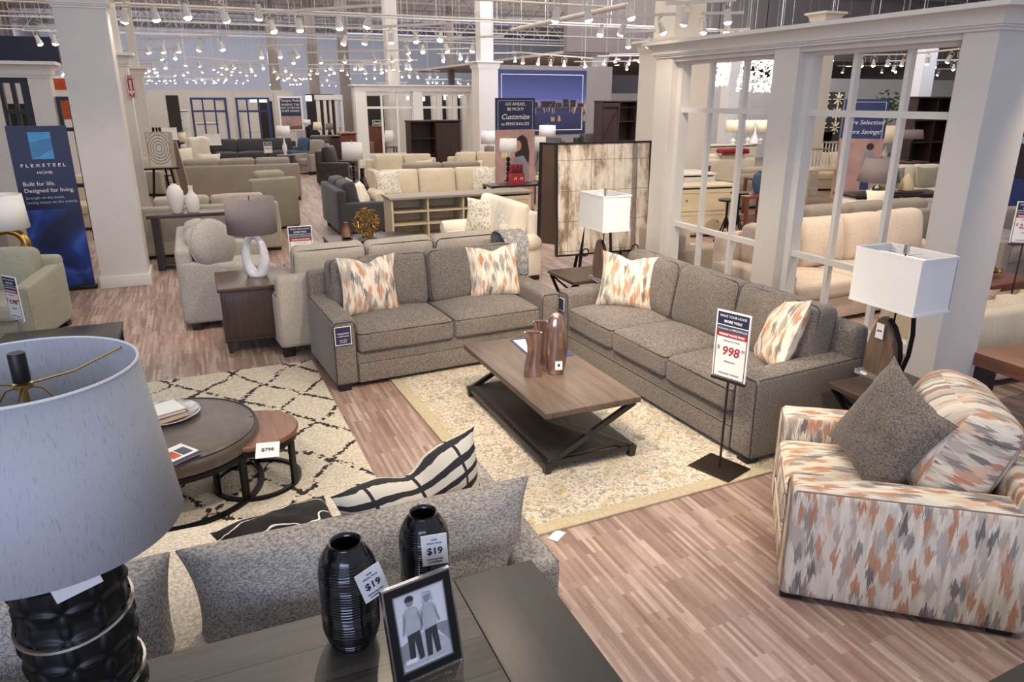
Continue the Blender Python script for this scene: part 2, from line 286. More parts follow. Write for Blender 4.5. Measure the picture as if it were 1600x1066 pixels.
sw = t.ramp(n1, [(.35, hexc('#141c40')), (.5, hexc('#23408f')), (.6, hexc('#3d66c4')), (.68, hexc('#8fa8dc')), (.72, hexc('#1c2b63'))])
c = t.mix(t.math('MULTIPLY', t.math('LESS_THAN', zz, 1.02), .9), hexc('#1d2348'), sw); t.color(c); t.b.inputs['Roughness'].default_value = .4; M['blue_recliner_print'] = t.m
# mandala print
t = NT('mandala_print'); s = t.n('SeparateXYZ', None, Vector=t.coord()); x = s.outputs[0]; z = t.math('DIVIDE', t.math('SUBTRACT', s.outputs[2], .345), 1.3)
r = t.math('SQRT', t.math('ADD', t.math('MULTIPLY', x, x), t.math('MULTIPLY', z, z))); an = t.math('ARCTAN2', z, x)
rings = t.math('GREATER_THAN', t.math('SINE', t.math('MULTIPLY', r, 150.0)), .35); sp = t.math('GREATER_THAN', t.math('SINE', t.math('MULTIPLY', an, 44.0)), -.3)
inn = t.math('MULTIPLY', t.math('LESS_THAN', r, .225), t.math('GREATER_THAN', r, .03))
t.color(t.mix(t.math('MULTIPLY', t.math('MULTIPLY', rings, sp), inn), hexc('#d6d0c6'), hexc('#3d3a3a'))); M['mandala_print'] = t.m
# glass of lamp foot
t = NT('clear_crystal'); t.color((.95, .95, .96)); t.b.inputs['Transmission Weight'].default_value = .85; t.b.inputs['Roughness'].default_value = .06; M['clear_crystal'] = t.m
# corrugated steel deck
t = NT('roof_deck'); s = t.n('SeparateXYZ', None, Vector=t.coord()); wv = t.math('FRACT', t.math('DIVIDE', s.outputs[0], .9))
t.color(t.mix(t.math('LESS_THAN', wv, .12), hexc('#8d857e'), hexc('#756e69'))); t.b.inputs['Roughness'].default_value = .8; M['roof_deck'] = t.m

# ------------------------------------------------------------------ mesh helpers
def grp(o, label=None, cat=None, group=None, kind=None):
    if label: o['label'] = label
    if cat: o['category'] = cat
    if group: o['group'] = group
    if kind: o['kind'] = kind
    return o
def root(name, label, cat, loc=(0, 0, 0), rz=0, group=None):
    o = bpy.data.objects.new(name, None); COL.objects.link(o); o.location = loc; o.rotation_euler = (0, 0, rz); o.empty_display_size = .1
    return grp(o, label, cat, group)
_EPS = [0]
class MB:
    def __init__(s): s.bm = bmesh.new(); s.uv = s.bm.loops.layers.uv.new('UVMap')
    def _add(s, verts, faces, uvs=None, mat=None):
        vs = [s.bm.verts.new(mat @ Vector(v) if mat else v) for v in verts]
        for fi, f in enumerate(faces):
            try: fc = s.bm.faces.new([vs[i] for i in f])
            except ValueError: continue
            if uvs:
                for lp, q in zip(fc.loops, uvs[fi]): lp[s.uv].uv = q
        return s
    def box(s, c, d, rz=0, bevel=0, mat=None):
        _EPS[0] = (_EPS[0]+1) % 7; e = _EPS[0]*.00022; d = (d[0]+e, d[1]+e, d[2]+e)   # keeps neighbouring faces from coinciding
        b = bmesh.new(); bmesh.ops.create_cube(b, size=1.0)
        bmesh.ops.scale(b, vec=d, verts=b.verts)
        if bevel: bmesh.ops.bevel(b, geom=b.edges[:], offset=min(bevel, min(d)*.45), segments=3, affect='EDGES', profile=.5)
        mt = Matrix.Translation(c) @ Matrix.Rotation(rz, 4, 'Z')
        if mat: mt = mat @ mt
        uvl = b.loops.layers.uv.new('UVMap'); b.normal_update()
        fs = []; uvs = []
        b.verts.index_update()
        for f in b.faces:
            n = f.normal; ax = max(range(3), key=lambda i: abs(n[i])); q = []
            for l in f.loops:
                p = l.vert.co; q.append((p.y+.31, p.z+.2) if ax == 0 else ((p.x, p.z+.2) if ax == 1 else (p.x, p.y+.15)))
            fs.append([l.vert.index for l in f.loops]); uvs.append(q)
        s._add([v.co.copy() for v in b.verts], fs, uvs, mt); b.free(); return s
    def bb(s, x0, x1, y0, y1, z0, z1, bevel=0): return s.box(((x0+x1)/2, (y0+y1)/2, (z0+z1)/2), (abs(x1-x0), abs(y1-y0), abs(z1-z0)), 0, bevel)
    def bar(s, a, b_, w_, h_=None, bevel=0):
        a, b_ = Vector(a), Vector(b_); d = b_-a; L = d.length; q = d.to_track_quat('Z', 'Y')
        return s.box((0, 0, 0), (w_, h_ or w_, L), 0, bevel, Matrix.Translation((a+b_)/2) @ q.to_matrix().to_4x4())
    def tube(s, pts, r, seg=8, closed=False, radii=None):
        pts = [Vector(p) for p in pts]; n = len(pts); rings = []
        up = Vector((0, 0, 1)); prev = None
        for i, p in enumerate(pts):
            a = pts[(i-1) % n] if (closed or i > 0) else p; b_ = pts[(i+1) % n] if (closed or i < n-1) else p
            tdir = (b_-a).normalized() if (b_-a).length > 1e-9 else up
            if prev is None: nrm = tdir.orthogonal().normalized()
            else:
                nrm = prev - tdir*prev.dot(tdir); nrm = nrm.normalized() if nrm.length > 1e-6 else tdir.orthogonal().normalized()
            prev = nrm; bi = tdir.cross(nrm); rr = radii[i] if radii else r
            rings.append([s.bm.verts.new(p+(nrm*math.cos(2*PI*k/seg)+bi*math.sin(2*PI*k/seg))*rr) for k in range(seg)])
        for i in range(n if closed else n-1):
            A, B = rings[i], rings[(i+1) % n]
            for k in range(seg):
                try: s.bm.faces.new((A[k], A[(k+1) % seg], B[(k+1) % seg], B[k]))
                except ValueError: pass
        if not closed:
            s.bm.faces.new(rings[0][::-1]); s.bm.faces.new(rings[-1])
        return s
    def lathe(s, prof, c=(0, 0, 0), seg=32, mat=None, fn=None, cap=True):
        c = Vector(c); rings = []
        for (r, z) in prof:
            ring = []
            for k in range(seg):
                a = 2*PI*k/seg; p = Vector((r*math.cos(a), r*math.sin(a), z))
                if fn: p = fn(p, a)
                p = p+c
                if mat: p = mat @ p
                ring.append(s.bm.verts.new(p))
            rings.append(ring)
        tot = 0
        for i in range(len(rings)-1):
            A, B = rings[i], rings[i+1]
            for k in range(seg):
                f = s.bm.faces.new((A[k], A[(k+1) % seg], B[(k+1) % seg], B[k]))
                for l, q in zip(f.loops, ((k/seg, prof[i][1]), ((k+1)/seg, prof[i][1]), ((k+1)/seg, prof[i+1][1]), (k/seg, prof[i+1][1]))): l[s.uv].uv = q
        if cap and prof[0][0] > 1e-4: s.bm.faces.new(rings[0][::-1])
        if cap and prof[-1][0] > 1e-4: s.bm.faces.new(rings[-1])
        return s
    def prism(s, poly, z0, z1, mat=None):
        n = len(poly); vs = [(x, y, z0) for x, y in poly]+[(x, y, z1) for x, y in poly]
        fs = [list(range(n))[::-1], list(range(n, 2*n))]+[[i, (i+1) % n, n+(i+1) % n, n+i] for i in range(n)]
        return s._add(vs, fs, None, mat)
    def sphere(s, c, r, seg=16, sc_=(1, 1, 1)):
        k = 8; prof = [(r*math.sin(PI*i/k), -r*math.cos(PI*i/k)) for i in range(k+1)]
        m = Matrix.Translation(c) @ Matrix.Diagonal((*sc_, 1)); prof[0] = (1e-5, -r); prof[-1] = (1e-5, r)
        return s.lathe(prof, (0, 0, 0), seg, m)
    def cushion(s, size, r, puff=.1, mat=None, n=8, wob=.004, seed=0, puff_dn=None):
        hx, hy, hz = size[0]/2, size[1]/2, size[2]/2; r = min(r, hx*.98, hy*.98, hz*.98)
        if puff_dn is None: puff_dn = puff*.3
        def ts(h):
            e = r/h; inner = [(-1+e)+(2-2*e)*i/n for i in range(n+1)]
            left = [-1, -1+e*.25, -1+e*.55]; return left+inner+[-x for x in left[::-1]]
        T = [ts(hx), ts(hy), ts(hz)]; H3 = (hx, hy, hz); cache = {}
        def vert(p):
            key = tuple(round(a, 5) for a in p)
            if key in cache: return cache[key]
            q = Vector([p[i]*H3[i] for i in range(3)]); c = Vector([max(-(H3[i]-r), min(H3[i]-r, q[i])) for i in range(3)]); d = q-c
            if d.length > 1e-9: q = c+d.normalized()*r
            nx, ny = q.x/hx, q.y/hy; k = max(0, 1-nx*nx)**.6*max(0, 1-ny*ny)**.6
            q.z += (puff if q.z > 0 else -puff_dn)*k*abs(q.z/hz)
            if wob: q += Vector([noise.noise(Vector((q.x*4+seed*7.1, q.y*4+a*9.3, q.z*5))) for a in range(3)])*wob
            key2 = q.copy(); v = s.bm.verts.new(mat @ q if mat else q); cache[key] = (v, key2); return cache[key]
        for ax in range(3):
            u_, v_ = (1, 2) if ax == 0 else ((0, 2) if ax == 1 else (0, 1))
            for sg in (-1, 1):
                A, B = T[u_], T[v_]
                for i in range(len(A)-1):
                    for j in range(len(B)-1):
                        ps = []
                        for (x, y) in ((A[i], B[j]), (A[i+1], B[j]), (A[i+1], B[j+1]), (A[i], B[j+1])):
                            p = [0, 0, 0]; p[ax] = sg; p[u_] = x; p[v_] = y; ps.append(vert(p))
                        if (sg > 0) == (ax == 1): ps = ps[::-1]
                        try: f = s.bm.faces.new([a[0] for a in ps])
                        except ValueError: continue
                        for l, a in zip(f.loops, ps):
                            q = a[1]; l[s.uv].uv = (q[u_]+hx+seed*.37, q[v_]+hy+(q.z if ax == 2 else 0)+seed*.21)
        return s
    def rim(s, size, r, rad, z, mat=None, inset=.3, puff=0):
        """closed piping line round a cushion at height z"""
        hz = size[2]/2; rc_ = min(r, hz*.98, size[0]*.49, size[1]*.49); q_ = max(0, abs(z)-(hz-rc_)); ins = rc_-math.sqrt(max(0, rc_*rc_-q_*q_)); hx, hy = size[0]/2-ins, size[1]/2-ins; rr = max(.004, rc_-ins); pts = []
        for cx, cy, a0 in ((hx-rr, hy-rr, 0), (-hx+rr, hy-rr, 90), (-hx+rr, -hy+rr, 180), (hx-rr, -hy+rr, 270)):
            for k in range(5):
                a = math.radians(a0+k*22.5); pts.append(Vector((cx+rr*math.cos(a), cy+rr*math.sin(a), z)))
        out = []
        for i, p in enumerate(pts):
            q = pts[(i+1) % len(pts)]; out.append(p)
            if (q-p).length > .15:
                for k in range(1, 5): out.append(p.lerp(q, k/5))
        if mat: out = [mat @ p for p in out]
        return s.tube(out, rad, 6, True)
    def pillow(s, w_, h_, t_, n=16, chop=0, mat=None, seed=0, ear=.10, cnt=1):
        """throw pillow: width along x, height along z (0..h), thickness along y"""
        for sg in (-1, 1):
            V = {}
            for i in range(n+1):
                for j in range(n+1):
                    u, v = -1+2*i/n, -1+2*j/n
                    e = (max(0, 1-abs(u)**2.6)*max(0, 1-abs(v)**2.6))**.55
                    x = w_/2*u*(1-ear*(1-v*v)*abs(u)); z = h_/2*v*(1-ear*(1-u*u)*abs(v))
                    cf = math.exp(-(u/.28)**2)*max(0, (v+.2)/1.2) if chop else 0
                    z -= chop*h_*cf*.9
                    y = sg*t_/2*e*(1-.35*cf*(1 if chop else 0))
                    wr = noise.noise(Vector((u*2.5+seed*5, v*2.5, sg*2.0)))*.022+noise.noise(Vector((u*6, v*6+seed*3, sg*4.)))*.008
                    y += wr*e; p = Vector((x, y, z+h_/2))
                    V[i, j] = (s.bm.verts.new(mat @ p if mat else p), (u*w_/2+.4+seed*.3, v*h_/2+.4+seed*.17))
            for i in range(n):
                for j in range(n):
                    q = [V[i, j], V[i+1, j], V[i+1, j+1], V[i, j+1]]
                    if sg > 0: q = q[::-1]
                    f = s.bm.faces.new([a[0] for a in q])
                    for l, a in zip(f.loops, q): l[s.uv].uv = a[1]
        bmesh.ops.remove_doubles(s.bm, verts=s.bm.verts[:], dist=1e-5); return s
    def build(s, name, mat, parent=None, smooth=True, loc=None, rot=None, normals=True, ang=40, subsurf=0):
        me = bpy.data.meshes.new(name)
        if normals: bmesh.ops.recalc_face_normals(s.bm, faces=s.bm.faces[:])
        s.bm.to_mesh(me); s.bm.free()
        me.materials.append(M[mat] if isinstance(mat, str) else mat)
        if smooth:
            for p in me.polygons: p.use_smooth = True
            try: me.set_sharp_from_angle(angle=math.radians(ang))
            except Exception: pass
        o = bpy.data.objects.new(name, me); COL.objects.link(o)
        if parent: o.parent = parent
        if loc: o.location = loc
        if rot: o.rotation_euler = rot
        if subsurf:
            md = o.modifiers.new('s', 'SUBSURF'); md.levels = md.render_levels = subsurf
        return o
def tag(o, label, cat, group=None): return grp(o, label, cat, group)
def struct(name, mb, mat, **k):
    o = mb.build(name, mat, **k); o['kind'] = 'structure'; return o
def copy_tree(o, parent=None):
    c = o.copy(); COL.objects.link(c)
    if parent: c.parent = parent
    for ch in list(o.children): copy_tree(ch, c)
    return c
def text(body, parent, x, z, size, mat, y=-.004, shear=0, bold=0, align='CENTER', rot=None, width=None, name='lettering'):
    c = bpy.data.curves.new(name, 'FONT'); c.body = body; c.size = size; c.align_x = align; c.align_y = 'CENTER'; c.shear = shear; c.offset = bold; c.extrude = .0006
    c.materials.append(M[mat]); c.resolution_u = 3
    o = bpy.data.objects.new(name, c); COL.objects.link(o); o.parent = parent; o.location = (x, y, z); o.rotation_euler = rot or (PI/2, 0, 0)
    if width: o.scale = (width, 1, 1)
    return o
def crown_loft(b, x0, x1, y0, y1, prof):
    """moulding round a rectangle: rings of (overhang, height)"""
    R = [[b.bm.verts.new(p) for p in ((x0-o_, y0-o_, z), (x1+o_, y0-o_, z), (x1+o_, y1+o_, z), (x0-o_, y1+o_, z))] for o_, z in prof]
    for A, B in zip(R, R[1:]):
        for k in range(4): b.bm.faces.new((A[k], A[(k+1) % 4], B[(k+1) % 4], B[k]))
    b.bm.faces.new(R[0][::-1]); b.bm.faces.new(R[-1])
def cove(z0, z1, o_):
    h_ = z1-z0; return [(.006, z0), (.014, z0), (.014, z0+h_*.10), (.028, z0+h_*.13), (.028, z0+h_*.20), (.04, z0+h_*.22)]+[(.04+(o_-.055)*(1-math.cos(k*PI/12)), z0+h_*(.22+.56*math.sin(k*PI/12))) for k in range(1, 7)]+[(o_, z0+h_*.80), (o_, z0+h_)]
def Rm(rx=0, ry=0, rz=0, loc=(0, 0, 0)):
    return Matrix.Translation(loc) @ Matrix.Rotation(rz, 4, 'Z') @ Matrix.Rotation(ry, 4, 'Y') @ Matrix.Rotation(rx, 4, 'X')

# ------------------------------------------------------------------ furniture builders
def sofa(name, label, cat, loc, rz, w_=2.1, d_=.95, arm_w=.2, arm_h=.6, seat_h=.48, back_h=.96, ns=2, nb=2, body='beige_fabric', cush=None, pip=None,
         group=None, feet='black_plastic', hi=False, arm_style='box', slope=0, foot_h=.05, backs=True, skirt=False, bpuff=.05, br=.07, lean=.16, back_t=.22, back_body_h=None):
    """sofa, loveseat or armchair; local front is y=0 facing -y, width along x"""
    cush = cush or body; r = root(name, label, cat, loc, rz, group); n = 8 if hi else 4; bh = back_body_h or back_h-.12
    iw = w_-2*arm_w; z0 = foot_h
    b = MB(); b.bb(-iw/2-.02, iw/2+.02, .035, d_-.1, z0, seat_h-.17, .015)
    if hi: b.bb(-iw/2, iw/2, .015, .06, z0+.0, seat_h-.27, .012); b.tube([(-iw/2, .012, seat_h-.262), (iw/2, .012, seat_h-.262)], .004)
    b.build('base', body, r)
    b = MB(); b.cushion((w_-(.02 if arm_style == 'box' else 2*arm_w-.08), .16, bh-z0), .05, 0, Rm(loc=(0, d_-.08, (bh+z0)/2)), n=4, wob=.003); b.build('back_panel', body, r)
    for sg in (-1, 1):
        cx = sg*(w_/2-arm_w/2); b = MB()
        if arm_style == 'box':
            b.cushion((arm_w, d_-.04, arm_h-z0), .035, .012, Rm(loc=(cx, d_/2-.01, (arm_h+z0)/2)), n=6 if hi else 3, wob=.002, seed=sg+3)
            if slope:
                for v in b.bm.verts:
                    if v.co.z > arm_h*.6: v.co.z += slope*(v.co.y/d_)
        else:   # rolled arm
            b.cushion((arm_w*.7, d_-.06, arm_h-z0-.06), .03, 0, Rm(loc=(cx, d_/2, (arm_h+z0)/2-.03)), n=3, wob=.002)
            pr = [(1e-4, 0), (arm_w*.45, 0), (arm_w*.55, .03), (arm_w*.58, d_*.5), (arm_w*.55, d_-.12), (arm_w*.4, d_-.06), (1e-4, d_-.05)]
            b.lathe(pr, (0, 0, 0), 16, Matrix.Translation((cx+sg*.02, .01, arm_h-arm_w*.5)) @ Matrix.Rotation(-PI/2, 4, 'X'))
        a = b.build('arm', body, r)
        if pip and arm_style == 'box':
            p = MB(); x0, x1 = cx-arm_w/2+.012, cx+arm_w/2-.012; zt = arm_h-.014
            p.tube([(x0, .016, z0+.02), (x0, .010, zt-.03), (x0+.02, .013, zt), (x1-.02, .013, zt), (x1, .010, zt-.03), (x1, .016, z0+.02)], .0045, 6)
            p.tube([(x1 if sg > 0 else x0, .03, arm_h-.008+slope*.03), (x1 if sg > 0 else x0, d_-.05, arm_h-.008+slope*.97)], .0045, 6)
            p.build('piping', pip, a)
    cw = iw/ns; ch = .19 if hi else .17
    for i in range(ns):
        m = Rm(loc=(-iw/2+cw*(i+.5), (d_-.22)/2+.0, seat_h-ch/2)); b = MB(); sz = (cw-.008, d_-.22, ch)
        b.cushion(sz, .045, .045, m, n=n, seed=i+1, wob=.006); c = b.build('seat_cushion', cush, r)
        if pip:
            p = MB(); p.rim(sz, .045, .0055, ch/2-.02, m); p.rim(sz, .045, .0055, -ch/2+.02, m); p.build('piping', pip, c)
    if backs:
        cw = iw/nb; hh = back_h-seat_h+.02; yb = d_-.16-back_t/2
        for i in range(nb):
            x = -iw/2+cw*(i+.5); ex = .05 if i in (0, nb-1) and nb > 1 and hi else 0; sg = -1 if i == 0 else 1
            sz = (cw-.008+ex, hh, back_t); m = Rm(rx=PI/2-lean, loc=(x+sg*ex/2, yb, seat_h-.02+hh/2)); b = MB()
            b.cushion(sz, br, bpuff, m, n=n, seed=i+5, wob=.01); c = b.build('back_cushion', cush, r)
            if pip:
                p = MB(); p.rim(sz, br, .0055, back_t/2-.025, m); p.rim(sz, br, .0055, -back_t/2+.03, m); p.build('piping', pip, c)
    for sx in (-1, 1):
        for y in (.07, d_-.12):
            b = MB(); b.bb(sx*(w_/2-.08)-.05, sx*(w_/2-.08)+.05, y-.05, y+.05, 0, z0+.012, .004); b.build('foot', feet, r)
    return r
def throw_pillow(label, loc, rz, w_=.5, h_=.5, t_=.2, mat='ikat_fabric', rx=-.25, ry=0, chop=0, seed=0, group=None, name='throw_pillow', n=16, ear=.1, pip=None, cat='pillow'):
    b = MB(); b.pillow(w_, h_, t_, n, chop, None, seed, ear)
    o = b.build(name, mat); o.rotation_euler = Matrix.to_euler((Matrix.Rotation(rz, 3, 'Z') @ Matrix.Rotation(rx, 3, 'X') @ Matrix.Rotation(ry, 3, 'Y'))); o.location = loc
    return tag(o, label, cat, group)
def shade_box(par, wx, wy, h_, z0, mat='lamp_white', taper=.0, name='lamp_shade'):
    b = MB(); k = 1-taper; t_ = .004
    for sg in (-1, 1):
        b._add([(-wx/2, sg*wy/2, z0), (wx/2, sg*wy/2, z0), (wx/2*k, sg*wy/2*k, z0+h_), (-wx/2*k, sg*wy/2*k, z0+h_)], [(0, 1, 2, 3)])
        b._add([(sg*wx/2, -wy/2, z0), (sg*wx/2, wy/2, z0), (sg*wx/2*k, wy/2*k, z0+h_), (sg*wx/2*k, -wy/2*k, z0+h_)], [(0, 1, 2, 3)])
    s = b.build(name, mat, par, smooth=False, normals=False); md = s.modifiers.new('t', 'SOLIDIFY'); md.thickness = t_
    for z, q in ((z0+.006, 1), (z0+h_-.006, k)):
        e = MB(); pts = [(-wx/2*q, -wy/2*q, z), (wx/2*q, -wy/2*q, z), (wx/2*q, wy/2*q, z), (-wx/2*q, wy/2*q, z)]
        for i in range(4): e.bar(pts[i], pts[(i+1) % 4], .0125, .014)
        e.build('shade_trim', mat, s, smooth=False)
    f = MB(); f.tube([(-wx/2*k, 0, z0+h_-.03), (wx/2*k, 0, z0+h_-.03)], .002, 5); f.tube([(0, -wy/2*k, z0+h_-.03), (0, wy/2*k, z0+h_-.03)], .002, 5); f.build('shade_wire', 'chrome', s)
    return s
def shade_drum(par, r0, r1, h_, z0, mat='lamp_white', seg=40, trim=False):
    b = MB(); A = []
    for (r_, z) in ((r0, z0), (r1, z0+h_)): A.append([b.bm.verts.new((r_*math.cos(2*PI*k/seg), r_*math.sin(2*PI*k/seg), z)) for k in range(seg)])
    for k in range(seg): b.bm.faces.new((A[0][k], A[0][(k+1) % seg], A[1][(k+1) % seg], A[1][k]))
    s = b.build('lamp_shade', mat, par, normals=False, ang=80); md = s.modifiers.new('t', 'SOLIDIFY'); md.thickness = .004
    return s
def table_lamp(label, loc, style, shade, shade_mat='lamp_white', group=None, rz=0, s=1.0, base_mat='ceramic_white', base_h=.38, base_r=.09):
    """shade: ('drum', r_bottom, r_top, h) or ('box', wx, wy, h, taper)"""
    r = root('table_lamp', label, 'lamp', loc, rz, group); bh = base_h
    b = MB()
    if style == 'gourd': b.lathe([(base_r*.6, 0), (base_r*.6, .02), (base_r*.5, .03), (base_r, bh*.32), (base_r*.9, bh*.5), (base_r*.4, bh*.72), (base_r*.28, bh*.9), (.015, bh)], seg=24)
    elif style == 'twist':
        for k in range(5): b.sphere((0, 0, .06+k*bh/5.5), bh/11, 12, (.9, .9, 1.1))
        b.lathe([(base_r, 0), (base_r, .015), (.02, .03)], seg=20)
    elif style == 'bottle': b.lathe([(base_r*.75, 0), (base_r, .04), (base_r*.7, bh*.8), (base_r*.3, bh), (.012, bh+.02)], seg=6)
    elif style == 'cyl': b.lathe([(base_r*.9, 0), (base_r, .02), (base_r, bh-.04), (base_r*.5, bh)], seg=24)
    elif style == 'post': b.lathe([(base_r, 0), (base_r, .02), (.02, .03), (.02, bh)], seg=20)
    b.build('lamp_base', base_mat, r)
    top = bh+.06
    b = MB(); b.tube([(0, 0, bh-.01), (0, 0, top+shade[3]+.02)], .006, 6); b.lathe([(.012, top+shade[3]+.015), (.014, top+shade[3]+.03), (1e-4, top+shade[3]+.05)], seg=10); b.build('stem', 'brass', r)
    if shade[0] == 'drum':
        sh = shade_drum(r, shade[1], shade[2], shade[3], top, shade_mat, 28); b = MB(); b.tube([(-shade[2], 0, top+shade[3]-.02), (shade[2], 0, top+shade[3]-.02)], .002, 4); b.build('shade_wire', 'brass', sh)
    else: shade_box(r, shade[1], shade[2], shade[3], top, shade_mat, shade[4])
    return r
def simple_table(name, label, loc, wx, wy, h_, mat, cat='table', rz=0, group=None, top_t=.04, leg=.05, shelf=None, leg_mat=None):
    r = root(name, label, cat, loc, rz, group)
    b = MB(); b.bb(-wx/2, wx/2, -wy/2, wy/2, h_-top_t, h_, .006); b.build('table_top', mat, r)
    for sx in (-1, 1):
        for sy in (-1, 1):
            b = MB(); x, y = sx*(wx/2-leg*.7), sy*(wy/2-leg*.7); b.bb(x-leg/2, x+leg/2, y-leg/2, y+leg/2, 0, h_-top_t); b.build('leg', leg_mat or mat, r)
    if shelf: b = MB(); b.bb(-wx/2+leg, wx/2-leg, -wy/2+leg, wy/2-leg, shelf, shelf+.025); b.build('shelf', mat, r)
    return r
def cabinet(name, label, loc, wx, wy, h_, mat, cols=2, rows=0, cat='cabinet', rz=0, group=None, open_cols=(), door_mat=None, knob='black_metal', top_mat=None, glass=False):
    """front faces -y; origin at floor centre of the front"""
    r = root(name, label, cat, loc, rz, group); t_ = .03; b = MB()
    b.bb(-wx/2, -wx/2+t_, 0, wy, 0, h_); b.bb(wx/2-t_, wx/2, 0, wy, 0, h_); b.bb(-wx/2, wx/2, wy-.02, wy, 0, h_); b.bb(-wx/2, wx/2, .01, wy, .04, .08)
    cw = wx/cols
    for i in range(1, cols): b.bb(-wx/2+cw*i-.012, -wx/2+cw*i+.012, .01, wy, .04, h_)
    for i in open_cols:
        for k in range(1, 4): b.bb(-wx/2+cw*i+.01, -wx/2+cw*(i+1)-.01, .02, wy, h_*k/4-.01, h_*k/4+.01)
    b.build('carcass', mat, r, smooth=False)
    b = MB(); b.bb(-wx/2-.03, wx/2+.03, -.03, wy+.01, h_, h_+.04, .006); b.build('cabinet_top', top_mat or mat, r)
    for i in range(cols):
        if i in open_cols: continue
        x0, x1 = -wx/2+cw*i+.01, -wx/2+cw*(i+1)-.01
        nr = rows or 1
        for k in range(nr):
            z0, z1 = .08+(h_-.1)*k/nr, .08+(h_-.1)*(k+1)/nr-.01; b = MB()
            b.bb(x0, x1, -.012, .008, z0, z1); fr = min(.06, (z1-z0)*.22)
            for (a, c_, d, e) in ((x0, x1, z0, z0+fr), (x0, x1, z1-fr, z1), (x0, x0+fr, z0, z1), (x1-fr, x1, z0, z1)): b.bb(a, c_, -.022, -.01, d, e)
            d = b.build('drawer' if rows > 1 else 'door', door_mat or mat, r, smooth=False)
            b = MB(); b.sphere(((x0+x1)/2 if rows > 1 else (x1-.03 if i % 2 == 0 else x0+.03), -.03, (z0+z1)/2), .014, 8); b.build('knob', knob, d)
    return r
def sign_panel(name, label, loc, rz, w_, h_, mat, rects=(), texts=(), tilt=0, cat='sign', border=None, depth=.02, group=None):
    r = root(name, label, cat, loc, rz, group); r.rotation_euler = (tilt, 0, rz)
    b = MB(); b.bb(-w_/2, w_/2, 0, depth, 0, h_, .002); b.build('panel', mat, r, smooth=False)
    if border:
        b = MB(); m_, t_, bm_ = border
        for (x0, x1, z0, z1) in ((-w_/2+m_, w_/2-m_, m_, m_+t_), (-w_/2+m_, w_/2-m_, h_-m_-t_, h_-m_), (-w_/2+m_, -w_/2+m_+t_, m_, h_-m_), (w_/2-m_-t_, w_/2-m_, m_, h_-m_)): b.bb(x0, x1, -.0015, .001, z0, z1)
        b.build('border_line', bm_, r, smooth=False)
    for (nm, x0, x1, z0, z1, mt) in rects:
        b = MB(); b.bb(x0, x1, -.003, .001, z0, z1); b.build(nm, mt, r, smooth=False)
    for tx in texts:
        body, x, z, size, mt = tx[:5]; kw = tx[5] if len(tx) > 5 else {}
        text(body, r, x, z, size, mt, **kw)
    return r
PRICE = dict(bold=.0012)
def price_sign(label, loc, rz, w_, h_, price, stand=0, base=True, tilt=0, name='price_sign'):
    r = root(name, label, 'sign', loc, rz); r.rotation_euler = (tilt, 0, rz); z0 = stand
    b = MB(); b.bb(-w_/2, w_/2, -.004, .004, z0, z0+h_, .001); b.build('sign_card', 'paper_white', r, smooth=False)
    b = MB(); m_ = w_*.04
    b.bb(-w_/2+m_, w_/2-m_, -.0055, -.0035, z0+h_*.80, z0+h_-m_); b.build('blue_header', 'navy_print', r, smooth=False)
    b = MB(); b.bb(-w_/2+m_, w_/2-m_, -.0055, -.0035, z0+h_*.70, z0+h_*.785); b.build('slate_band', 'slate_print', r, smooth=False)
    b = MB(); b.bb(-w_/2+m_, w_/2-m_, -.0055, -.0035, z0+h_*.625, z0+h_*.70); b.build('red_band', 'red_print', r, smooth=False)
    b = MB()
    for (x0, x1, a, c) in ((-w_/2+m_, -w_/2+m_*1.5, z0+m_, z0+h_*.62), (w_/2-m_*1.5, w_/2-m_, z0+m_, z0+h_*.62), (-w_/2+m_, w_/2-m_, z0+m_, z0+m_*1.5)): b.bb(x0, x1, -.0050, -.0035, a, c)
    b.build('border_line', 'navy_print', r, smooth=False)
    for bd, zz, sz, mt, kw in (('MAKE YOUR HOME', .925, .078, 'paper_white', {}), ('MORE YOU!', .85, .085, 'paper_white', {'bold': .0006}), ('Customize to PERSONALIZE', .742, .062, 'paper_white', {'shear': .25}), ('MORRIS VALUE PRICE', .662, .068, 'paper_white', {'bold': .0006}),
                               ('Customize Your Home', .575, .045, 'slate_print', {}), (price.lstrip('$'), .42, .30 if len(price) < 6 else .22, 'red_print', {'shear': .15, 'bold': .0012}), ('SPECIAL BUY', .27, .05, 'navy_print', {}), ('HOME DELIVERY   FINANCING', .09, .04, 'navy_print', {})):
        text(bd, r, 0, z0+h_*zz, w_*sz*1.15, mt, y=-.0062, **kw)
    text('$', r, -w_*.36, z0+h_*.46, w_*.15, 'red_print', y=-.0062); text('00', r, w_*.37, z0+h_*.47, w_*.11, 'red_print', y=-.0062)
    if stand:
        b = MB(); b.tube([(0, .004, .005), (0, .004, z0+.01)], .008, 8); b.bb(-w_/2, w_/2, -.01, .012, z0-.012, z0+.006); b.build('stand_pole', 'bronze_metal', r)
        if base: b = MB(); b.bb(-.15, .15, -.13, .13, 0, .008, .002); b.build('stand_base', 'bronze_metal', r)
    return r
